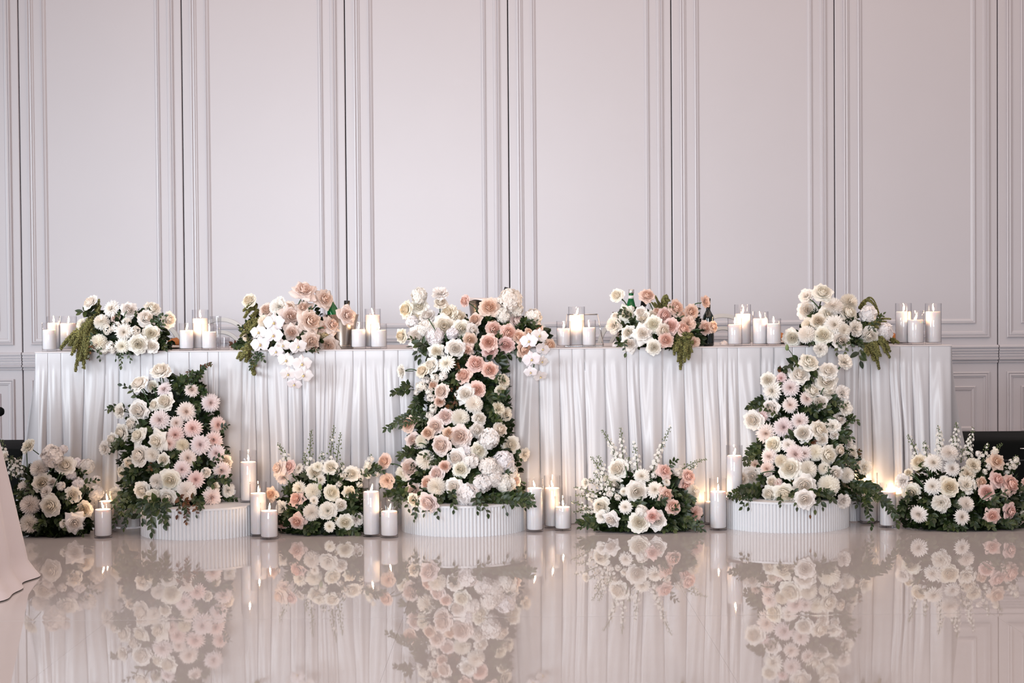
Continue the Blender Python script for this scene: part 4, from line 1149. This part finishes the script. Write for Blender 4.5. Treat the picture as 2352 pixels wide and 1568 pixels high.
A = Arrangement('floor_flowers', 'white dahlia and salmon rose floor arrangement at far right before the black case',
                [(1085, 2120, 2310, -.17, .06), (1130, 2095, 2350, -.19, .08), (1180, 2085, 2355, -.20, .11), (1216, 2090, 2350, -.20, .11)], 0, 304, group=GF)
A.foliage(1150, .036, below=0)
A.blooms('''Rc 735 585 160; Dw 905 595 202; Mw 1085 485 192; Dw 1120 660 186; Cc 1360 620 165 .2 .5; Cc 1290 715 175 0 .4; Dw 890 865 198; Rc 1080 870 188; Cw 1285 845 198; Dw 1030 790 128; Cw 540 810 165; Rw 655 940 190 -.3 0; Cw 985 1055 198; Mw 1275 1065 188; Dw 730 1185 200; Dw 1230 1210 180; Ps 1620 580 185 .2 .35; Pp 1630 790 190; Rp 1785 840 200; Pb 1730 930 140; Rp 1500 930 158; Rs 1450 820 120; Pp 1570 1200 175; Pp 1770 1150 185; Rw 1900 910 130; Rc 620 710 85; Rp 1950 830 110; Dw 640 880 110;
Sw 1800 640 90; Sw 1830 570 90; Sw 1730 720 90; Sw 1520 640 90; Sw 1410 500 90; Sw 1600 470 90; Sw 1900 1160 80; Sw 1480 700 80''', 1960, 940, 4.9)
A.sprigs('''d 730 560 610 285 .35; d 830 560 795 365 .4; d 990 520 955 185 .8; d 960 500 980 260 .9; d 1160 480 1160 145 .7; d 1130 460 1120 300 .7; d 1290 580 1350 205 .75; d 1270 560 1310 320 .9; d 1450 600 1520 385 .4; d 1540 580 1670 385 .5; d 1680 760 1850 520 .7; d 1740 740 1870 600 .7; d 1210 600 1240 450 .5; d 1560 700 1480 600 .5; s 640 740 780 860; s 660 720 790 870; s 800 660 860 770; s 820 650 900 760; s 1560 930 1400 1060; s 1650 940 1450 1050; g 820 620 840 690 3 .05; g 1380 720 1370 800 5 .055; g 1820 1020 1900 1080 5 .05;
g 720 1140 820 1110 7 .036; g 830 1110 900 1240 10 .040; g 880 1180 860 1280 8 .042; g 960 1160 1060 1340 12 .036; g 1060 1240 1150 1370 10 .036; g 1120 1260 1250 1340 10 .034; g 1330 1160 1360 1310 9 .045; g 1420 1220 1560 1330 12 .036; g 1600 1250 1800 1310 14 .036; g 1700 1270 1850 1280 11 .034; g 620 1060 540 1120 9 .034; g 620 1130 530 1190 9 .034; g 700 980 600 1030 9 .034; g 1420 1080 1600 1030 11 .040; g 1140 930 1220 980 9 .038; g 900 970 830 1040 9 .036; g 1100 1120 1180 1080 9 .036; g 1500 1100 1560 1080 8 .036''', 1960, 940, 4.9)
A.random_sprigs(5)

# ------------------------------------------------------------------ candles in glass cylinders
def flame_mesh():
    mb = MB(); mb.lathe([(0, -.002), (.0022, .001), (.0036, .005), (.0038, .009), (.0030, .015), (.0016, .021), (0, .028)], 10)
    me = mb.mesh('flame'); me.materials.append(M['flame']); return me
FLAME = flame_mesh()
def candle(base, r, h, wax, label, group, flick=0.0):
    root = empty('glass_candle', base, label, 'candle', group)
    g = .0016; b = .008
    mb = MB(); mb.lathe([(0, 0), (r * .97, 0), (r, .002), (r, h - .001), (r - g * .5, h), (r - g, h - .001), (r - g, b + .001), (r - g * 2.5, b), (0, b)], 40)
    o = link('glass_cylinder', mb, M['glass'], root); smooth_by_angle(o, 50)
    wr = r - g - .0012
    mb = MB(); mb.lathe([(0, b + .001), (wr - .004, b + .001), (wr, b + .005), (wr, wax - .003), (wr - .003, wax), (wr * .8, wax - .001), (wr * .4, wax - .0045), (0, wax - .006)], 40)
    w = link('wax_pillar', mb, M['wax'], root)
    mb = MB(); mb.tube([(0, 0, wax - .008), (.0004, 0, wax - .001), (.0012, 0, wax + .005)], .0009, 6)
    link('wick', mb, M['wick'], w)
    f = link('flame', FLAME, None, root, (.0010, 0, wax + .004))
    f.rotation_euler = (0, flick, 0); f.scale = (.85, .85, .95)
    return root

def px_candle(x0, x1, rim, wax, basey, label, group, Y=None, z0=None, flick=0.0):
    xc = (x0 + x1) / 2
    if z0 is None:                      # on the table: depth given
        c = at(xc, basey, Y); c.z = TZ + .0005
    else:
        f = floor_at(xc, basey, z0)     # front of the foot
        r = (x1 - x0) / 2 / scale_at(f.y)
        c = Vector((f.x, f.y + r, z0 + .0005)); Y = c.y
    r = (x1 - x0) / 2 / scale_at(Y)
    h = at(xc, rim, Y).z - c.z
    wx = at(xc, wax, Y).z - c.z
    return candle(c, r, h, wx, label, group, flick)

GC1 = 'three candles at the left end of the table'
T_ = [
 (97, 131, 741, 757, .10, 'short glass candle at the left end of table, front of its three'),
 (108, 140, 726, 741, .22, 'glass candle at the left end of table, standing behind the other two'),
 (138, 177, 726, 742, .21, 'wide glass candle at left table end touching the green amaranth'),
 (411.5, 445.5, 742, 758, .10, 'short glass candle in front of the bread roll, left of its three'),
 (442, 479.5, 711, 731, .17, 'tall glass candle between two short ones, left of the dusty blush roses'),
 (463, 498, 743, 761.5, .10, 'short glass candle in front of the cut crystal tumblers'),
 (806.5, 841, 739, 756, .10, 'short glass candle touching the bronze wine bucket on the table'),
 (838.5, 875, 709, 723, .18, 'tall glass candle behind two short ones, right of bronze wine bucket'),
 (851, 889, 743, 757.5, .10, 'short glass candle right of a tall one, left of the central white roses'),
 (1278, 1311, 737, 754, .10, 'short glass candle right of the central hanging orchids'),
 (1305.5, 1344, 704, 723, .17, 'tall glass candle before the chrome wire stand on the table'),
 (1337, 1369, 734.6, 751.6, .10, 'short glass candle before the right leg of the chrome wire stand'),
 (1671, 1704.5, 730.5, 744.6, .10, 'short glass candle right of the dark wine bottle, first of its four'),
 (1687, 1725, 699, 720, .18, 'tallest glass candle of the four right of the dark wine bottle'),
 (1728.5, 1765, 715, 731, .13, 'medium glass candle, third of the four right of the dark wine bottle'),
 (1760, 1794, 731, 742.5, .09, 'short glass candle, last of the four right of the dark wine bottle'),
 (2056.6, 2094, 696, 715, .17, 'tall glass candle at right table end, left of its three'),
 (2084, 2122, 713, 734, .10, 'short glass candle at right table end between two tall ones'),
 (2125, 2162.5, 696.4, 715, .13, 'tall glass candle nearest the right end of the table'),
]
for i, (a, b, rim, wx, Y, lab) in enumerate(T_):
    px_candle(a, b, rim, wx, 798, lab, 'candles on the long table', Y=Y, flick=((i * 37) % 7 - 3) * .07)
F_ = [
 (212, 253, 1152, 1169, 1237, 0, 'glass candle on the floor before the left plinth, beside white roses'),
 (222, 262, 1128, 1150, 1224, 0, 'glass candle on the floor half hidden behind another left of left plinth'),
 (548.6, 588, 1033.6, 1060, 1155, PH, 'tall glass candle standing on the left fluted plinth'),
 (571.5, 611, 1106, 1132, 1233, 0, 'tall glass candle on the floor at the right edge of left plinth'),
 (595, 636.6, 1154, 1172, 1240, 0, 'short glass candle on the floor right of the left plinth'),
 (832, 872, 1108, 1128, 1234, 0, 'tall glass candle on the floor left of the middle plinth'),
 (872.5, 913.4, 1149.4, 1173, 1236.5, 0, 'short glass candle on the floor touching middle plinth at its left'),
 (1209, 1248.5, 1098, 1120, 1223, 0, 'tall glass candle on the floor touching middle plinth at its right'),
 (1250.7, 1288.8, 1091.5, 1120, 1214, 0, 'tall glass candle set back, right of the middle plinth'),
 (1274.6, 1313, 1139, 1163.4, 1220, 0, 'short glass candle on the floor right of the middle plinth'),
 (1632, 1672, 1098, 1128, 1219, 0, 'tall glass candle on the floor touching right plinth at its left'),
 (1620, 1658, 1129, 1151, 1206, 0, 'short glass candle half hidden behind a tall one left of right plinth'),
 (1670.5, 1708, 1022, 1045.5, 1148, PH, 'tall glass candle standing on the right fluted plinth'),
 (2024, 2063, 1108.5, 1128, 1213, 0, 'glass candle behind a trailing leaf sprig, right of the right plinth'),
 (1979, 2020, 1085, 1108, 1203, 0, 'glass candle close to the right edge of the right plinth'),
 (2040, 2078, 1112, 1132, 1201, 0, 'glass candle half hidden behind another before the far right flowers'),
]
for i, (a, b, rim, wx, by, z0, lab) in enumerate(F_):
    px_candle(a, b, rim, wx, by, lab, 'candles on floor and plinths', z0=z0, flick=((i * 29) % 7 - 3) * .08)

# ------------------------------------------------------------------ things on the table
def bucket(px, rim, Y, rr, rb, label, napkin=False):
    c = at(px, 798, Y); c.z = TZ + .0005
    h = at(px, rim, Y).z - c.z
    root = empty('wine_bucket', c, label, 'wine bucket')
    mb = MB()
    mb.lathe([(0, 0), (rb * .96, 0), (rb, .004), (rb * 1.0, .02), (lerp(rb, rr, .55), h * .75), (lerp(rb, rr, .70), h - .02), (rr * .98, h - .002), (rr, h), (rr * .97, h), (lerp(rb, rr, .66), h - .02), (lerp(rb, rr, .5), h * .75), (rb * .97, .01), (0, .008)], 48)
    o = link('bucket_body', mb, M['bucket'], root); smooth_by_angle(o, 60)
    mb = MB(); mb.lathe([(rb * 1.0, .010), (rb * 1.02, .013), (rb * 1.0, .016)], 48)
    link('foot_ring', mb, M['bucket'], root)
    return root, c, h
bucket(785, 722, .17, .077, .052, 'bronze steel wine bucket holding two bottles behind the dusty blush roses')
bucket(1113, 690, .28, .075, .050, 'tall bronze wine bucket draped with a napkin behind the pink roses')
bucket(1449, 716, .24, .082, .058, 'bronze wine bucket behind white roses holding the green bottle')

def bottle(loc, tilt, kind, label, scale=1.0):
    root = empty('bottle', loc, label, 'bottle', None)
    root.rotation_euler = tilt; root.scale = (scale,) * 3
    if kind == 'green':
        prof = [(0, .004), (.030, 0), (.037, .006), (.038, .12), (.0375, .15), (.033, .18), (.0235, .215), (.0155, .243), (.0125, .268), (.0135, .270), (.0135, .280), (0, .280)]
        mb = MB(); mb.lathe(prof, 32); link('bottle_body', mb, M['bottle_green'], root)
        mb = MB(); mb.lathe([(0, .278), (.0150, .278), (.0155, .282), (.0155, .296), (.013, .299), (0, .299)], 24); link('screw_cap', mb, M['cap'], root)
        mb = MB(); mb.lathe([(.0150, .247), (.0135, .265)], 24); link('neck_label', mb, M['label'], root)
    else:
        prof = [(0, .004), (.030, 0), (.0365, .006), (.0375, .02), (.0375, .185), (.034, .205), (.022, .226), (.0150, .240), (.0140, .255), (.0140, .315), (0, .315)]
        mb = MB(); mb.lathe(prof, 32); link('bottle_body', mb, M['bottle_dark'], root)
        mb = MB(); mb.lathe([(.0155, .252), (.0152, .300), (.0165, .302), (.0165, .318), (.015, .321), (0, .321)], 24); link('foil_cap', mb, M['foil'], root)
    return root
def bottle_at(px, top, Y, kind, label, tilt=(0, 0, 0), h=None, scale=1.0):
    """stand a bottle so that its top shows at the given photo pixel"""
    p = at(px, top, Y)
    H = (.299 if kind == 'green' else .321) * scale
    e = Matrix.Rotation(tilt[1], 3, 'Y') @ Vector((0, 0, H))
    loc = p - e
    return bottle(loc, tilt, kind, label, scale)
bottle_at(752, 668, .15, 'green', 'green glass bottle leaning in the bucket behind blush roses', (0, R(-14), 0), scale=.86)
bottle_at(797, 690, .20, 'dark', 'dark capped bottle standing in the bronze bucket beside candles', (0, R(2), 0), scale=.78)
bottle_at(1166, 660, .30, 'dark', 'dark bottle whose cap peeks out behind the top hydrangea', (0, R(14), 0), scale=.86)
bottle_at(1450, 664, .24, 'green', 'green glass water bottle with silver cap standing behind white roses', (0, R(2), 0), scale=.82)
bottle_at(1480, 680, .26, 'dark', 'dark wine bottle leaning behind a salmon rose', (0, R(8), 0), scale=.76)
c = at(1627, 798, .16)
b = bottle(Vector((c.x, c.y, TZ + .0005)), (0, 0, 0), 'dark', 'dark wine bottle standing alone right of the pink roses', .645)
b.scale = (.66, .66, .645)

def lathe_thing(name, label, cat, px, Y, part, prof, material, n=32, rf=None, flat=False, z=0.0005):
    c = at(px, 798, Y); c.z = TZ + z
    root = empty(name, c, label, cat)
    mb = MB(); mb.lathe(prof, n, (0, 0, 0), rf)
    o = link(part, mb, material, root, flat=flat)
    if not flat: smooth_by_angle(o, 55)
    return root
lathe_thing('steel_cup', 'polished steel cup beside the dark wine bottle', 'cup', 1606, .22, 'cup_body', [(0, 0), (.016, 0), (.018, .003), (.0185, .115), (.0195, .119), (.0180, .119), (.0172, .115), (.0165, .006), (0, .005)], M['steel'])
cut = lambda a, z: 1 + .045 * abs(math.sin(7 * a + (60 * z if z < .06 else 0)))
lathe_thing('crystal_highball', 'tall cut crystal glass behind the left candles on table', 'glass', 496, .30, 'glass_body', [(0, 0), (.020, 0), (.021, .004), (.024, .145), (.0225, .145), (.019, .012), (0, .010)], M['crystal'], 42, cut)
lathe_thing('crystal_tumbler', 'short cut crystal tumbler left of the orchid arrangement', 'glass', 513, .14, 'glass_body', [(0, 0), (.024, 0), (.0255, .004), (.0265, .054), (.0248, .054), (.023, .010), (0, .009)], M['crystal'], 42, cut)
lathe_thing('crystal_highball', 'clear stemless glass behind the orchids left of bucket', 'glass', 738, .30, 'glass_body', [(0, 0), (.018, 0), (.019, .004), (.022, .155), (.0205, .155), (.017, .012), (0, .010)], M['crystal'], 42, cut)

def bread(px, Y, label, plabel, rx=.036):
    c = at(px, 798, Y)
    mb = MB(); mb.lathe([(0, 0), (.05, .001), (.085, .008), (.095, .012), (.094, .0135), (.084, .0095), (.05, .004), (0, .0035)], 40)
    p = link('bread_plate', mb, M['porcelain'], None, (c.x, c.y, TZ + .0005)); tag(p, plabel, 'plate')
    mb = MB()
    # a coiled bun: one rope of dough wound up
    pts = []
    for i in range(90):
        a = i / 89 * 2 * PI * 2.2
        rr = rx * lerp(.82, .12, i / 89)
        pts.append((rr * math.cos(a), rr * .8 * math.sin(a), lerp(.016, .034, i / 89)))
    mb.tube(pts, lambda q: lerp(.0125, .010, q), 10)
    o = link('bread_roll', mb, M['bread'], None, (c.x, c.y, TZ + .0085)); tag(o, label, 'bread')
bread(402, .42, 'glossy brown coiled bread roll left of the first tall candle', 'white side plate under the bread roll at left', .034)
bread(1792, .45, 'brown bread roll half hidden right of the four candles', 'white side plate half hidden behind the four candles', .030)
bread(2046, .42, 'brown bread roll behind the rightmost amaranth', 'white side plate behind the rightmost table flowers', .036)

def wire_stand():
    Y = .26
    c = at(1341, 798, Y); c.z = TZ + .0005
    root = empty('wire_stand', c, 'chrome wire table stand behind three lit candles', 'stand')
    z1 = at(1341, 722, Y).z - c.z
    s = scale_at(Y)
    pts = [(-46 / s, 0, .003), (-38 / s, 0, z1), (32 / s, 0, z1), (45 / s, 0, .003)]
    mb = MB(); mb.tube(pts[:2], .003, 8); link('leg', mb, M['steel'], root)
    mb = MB(); mb.tube(pts[1:3], .003, 8); link('top_rail', mb, M['steel'], root)
    mb = MB(); mb.tube(pts[2:], .003, 8); link('leg', mb, M['steel'], root)
    mb = MB(); mb.tube([pts[0], pts[3]], .003, 8); link('bottom_rail', mb, M['steel'], root)
    mb = MB(); mb.box(pts[0][0] + .004, pts[3][0] - .004, -.02, .03, 0, .0025); link('foot_plate', mb, M['steel'], root, flat=True)
wire_stand()

def crumpled(px, py, Y, w, h, label, name='napkin', seed=1, base=None):
    rnd = random.Random(seed)
    c = at(px, 798, Y); c.z = TZ + .0005
    if base is not None: c.z = base
    mb = MB(); rows = []
    for j in range(9):
        v = j / 8; pol = v * PI / 2
        rows.append([(w * math.sin(pol) * math.cos(2 * PI * i / 20) * (1 + .22 * math.sin(5 * 2 * PI * i / 20 + j) * v), w * .7 * math.sin(pol) * math.sin(2 * PI * i / 20) * (1 + .2 * rnd.uniform(-1, 1) * v),
                      max(.0, h * math.cos(pol) * (1 + .25 * rnd.uniform(-1, 1)))) for i in range(20)])
    mb.grid(rows, closed_u=True)
    o = link(name, mb, M['napkin'], None, c)
    return tag(o, label, 'napkin')
crumpled(1414, 790, .16, .016, .022, 'small crumpled white paper at the foot of the middle bucket', seed=3)
crumpled(1663, 788, .30, .018, .018, 'small crumpled white paper between dark bottle and candles', seed=4)
# the napkin laid over the tall bucket
def napkin_drape():
    Y = .28
    c = at(1113, 690, Y)
    mb = MB(); rows = []
    for j in range(8):
        v = j / 7
        r = .079 * min(1, v * 1.35)
        rows.append([(r * math.cos(a) * (1 + .03 * math.sin(6 * a)), r * math.sin(a), .010 - .004 * math.sin(3 * a) * v - (.0 if v < .75 else (v - .75) * .045 * (1 + .6 * math.sin(4 * a)))) for a in [2 * PI * i / 40 for i in range(40)]])
    mb.grid(rows, closed_u=True)
    tag(link('napkin', mb, M['napkin'], None, c), 'white linen napkin draped over the rim of the tall bronze bucket', 'napkin')
napkin_drape()

# ------------------------------------------------------------------ chairs behind the table
def make_chair():
    """arch-backed chair: nested hoops rising from the seat, four legs"""
    P = []
    def hoop(w, ztop, th, wid):
        rows = []
        prof = ((-th / 2, -wid / 2), (th / 2, -wid / 2), (th / 2, wid / 2), (-th / 2, wid / 2))
        n = 28; z0 = .45
        path = [(-w, z0)] + [(-w * math.cos(PI * i / n), ztop - w * 1.05 + w * 1.05 * math.sin(PI * i / n)) for i in range(n + 1)] + [(w, z0)]
        for k, (x, z) in enumerate(path):
            a = path[max(k - 1, 0)]; b = path[min(k + 1, len(path) - 1)]
            tx, tz = b[0] - a[0], b[1] - a[1]; l = math.hypot(tx, tz); nx, nz = -tz / l, tx / l
            rows.append([(x + nx * q, y + .20, z + nz * q) for y, q in prof])
        mb = MB(); ids = mb.grid(rows, closed_u=True)
        mb.f.append(tuple(reversed(ids[0]))); mb.f.append(tuple(ids[-1]))
        return mb
    P.append(('back_hoop', hoop(.152, .874, .022, .019).mesh('back_hoop', True), 'chair'))
    P.append(('inner_hoop', hoop(.098, .812, .020, .016).mesh('inner_hoop', True), 'chair'))
    P.append(('hoop_trim', hoop(.1415, .8645, .018, .0035).mesh('hoop_trim', True), 'chair_dark'))
    P.append(('hoop_trim', hoop(.089, .803, .016, .0035).mesh('hoop_trim', True), 'chair_dark'))
    mb = MB(); mb.box(-.168, .168, -.19, .215, .425, .452, .012); P.append(('seat', mb.mesh('seat'), 'chair'))
    mb = MB(); mb.box(-.158, .158, -.18, .175, .4525, .485, .014); P.append(('seat_pad', mb.mesh('seat_pad'), 'seat'))
    for x in (-1, 1):
        for y, dy in ((-.16, -.02), (.18, .04)):
            mb = MB(); mb.tube([(x * .145, y, .43), (x * .150, y + dy, .0)], lambda q: lerp(.017, .012, q), 10); P.append(('leg', mb.mesh('leg'), 'chair'))
    for nm, me, mt in P: me.materials.append(M[mt])
    return P
CH = make_chair()
for px, lab in ((345, 'cream arch-backed chair behind the leftmost table flowers'), (508, 'cream arch-backed chair left of the orchid and dusty rose flowers'),
                (1197, 'cream arch-backed chair behind the central pink roses'), (1446, 'cream arch-backed chair behind the green bottle'),
                (1660, 'cream arch-backed chair right of the dark wine bottle'), (1906, 'cream arch-backed chair behind the rightmost table flowers')):
    c = at(px, 760, 1.17)
    root = empty('arch_chair', (c.x, .97, 0), lab, 'chair', 'chairs behind the long table')
    for nm, me, mt in CH: link(nm, me, None, root)

# ------------------------------------------------------------------ black cases beside the table, foreground table
def road_case(x0, x1, y0, y1, z1, label, handle_x=None, chrome=None):
    root = empty('equipment_case', ((x0 + x1) / 2, (y0 + y1) / 2, 0), label, 'case', 'black cases either side of the table')
    cx, cy = root.location.x, root.location.y
    mb = MB(); mb.box(x0 - cx, x1 - cx, y0 - cy, y1 - cy, .012, z1, .018); link('case_body', mb, M['black'], root)
    for x in (x0 + .06, x1 - .06):
        for y in (y0 + .06, y1 - .06):
            mb = MB(); mb.lathe([(0, 0), (.018, 0), (.02, .012), (0, .013)], 12, (x - cx, y - cy, 0)); link('rubber_foot', mb, M['black'], root)
    mb = MB(); mb.box(x0 - cx + .004, x1 - cx - .004, y0 - cy - .002, y0 - cy + .01, z1 * .70, z1 * .72); link('lid_seam', mb, M['darkmetal'], root, flat=True)
    if chrome is not None:
        mb = MB(); mb.tube([(chrome - cx, y0 - cy - .001, z1 - .036), (chrome - cx, y0 - cy - .016, z1 - .036), (chrome + .12 - cx, y0 - cy - .016, z1 - .036), (chrome + .12 - cx, y0 - cy - .001, z1 - .036)], .0022, 8)
        link('handle', mb, M['steel'], root)
    if handle_x is not None:
        zt = .468; xa, xb = handle_x
        mb = MB()
        pr = [(0, 0), (.014, .003), (.022, .014), (.022, .2)]
        rows = []
        L = xb - xa
        for r, d in [(0, 0), (.013, .003), (.021, .014), (.021, L - .014), (.013, L - .003), (0, L)]:
            rows.append([(xa + d - cx, y0 + .10 - cy + r * math.cos(2 * PI * i / 16), zt + r * math.sin(2 * PI * i / 16)) for i in range(16)])
        mb.grid(rows, closed_u=True); link('grip_bar', mb, M['black'], root)
        for x in (xa + .05, xb - .05):
            mb = MB(); mb.tube([(x - cx, y0 + .10 - cy, z1 - .01), (x - cx, y0 + .10 - cy, zt - .01)], .008, 10); link('handle_rod', mb, M['black'], root)
    return root
xl = at(53, 1035, .40).x
road_case(xl - .62, xl, .40, .95, at(40, 1031, .40).z, 'black equipment case with a raised bar at the left end of table', handle_x=(at(10, 945, .5).x - .30, at(10, 945, .5).x))
xr = at(2222, 1012, .40).x
road_case(xr, xr + .66, .40, .95, at(2300, 1011, .40).z, 'black equipment case behind the flowers at the right end of table', chrome=at(2341, 1028, .40).x)

def guest_table():
    hem = floor_at(48, 1356)
    cx = hem.x - .865; cy = hem.y
    root = empty('round_table', (cx, cy, 0), 'round guest table under a pink-white cloth at the left foreground', 'table')
    mb = MB(); mb.lathe([(0, .715), (.683, .715), (.693, .722), (.693, .735), (.683, .742), (0, .742)], 64); o = link('tabletop', mb, M['wood'], root); smooth_by_angle(o)
    mb = MB(); mb.lathe([(0, 0), (.26, 0), (.26, .02), (.06, .05), (.04, .1), (.04, .714), (0, .714)], 32); o = link('pedestal', mb, M['darkmetal'], root); smooth_by_angle(o)
    mb = MB(); rows = []
    rnd = random.Random(5)
    N = 220
    ph = [rnd.uniform(0, 6.28) for _ in range(6)]
    for r in (.0, .2, .45, .60, .685):
        rows.append([(r * math.cos(2 * PI * i / N), r * math.sin(2 * PI * i / N), .7455) for i in range(N)])
    NVV = 26
    for j in range(NVV + 1):
        v = j / NVV
        row = []
        for i in range(N):
            a = 2 * PI * i / N
            w = .5 + .5 * math.sin(11 * a + ph[0] + .35 * math.sin(3 * a + ph[1]))
            rr = .700 + .137 * v ** .9 + (.046 * v ** .8) * (w - .5) * (1 + .3 * math.sin(5 * a + ph[2])) + .010 * v * math.sin(23 * a + ph[3] + v)
            z = .742 - (.742 - .004) * v
            if v > .93: rr += .03 * (v - .93) / .07
            row.append((rr * math.cos(a), rr * math.sin(a), max(z, .003)))
        rows.append(row)
    mb.grid(rows, closed_u=True)
    tag(link('tablecloth', mb, M['cloth_pink'], None, (cx, cy, 0)), 'pinkish white cloth falling to the floor at left foreground', 'tablecloth')
guest_table()
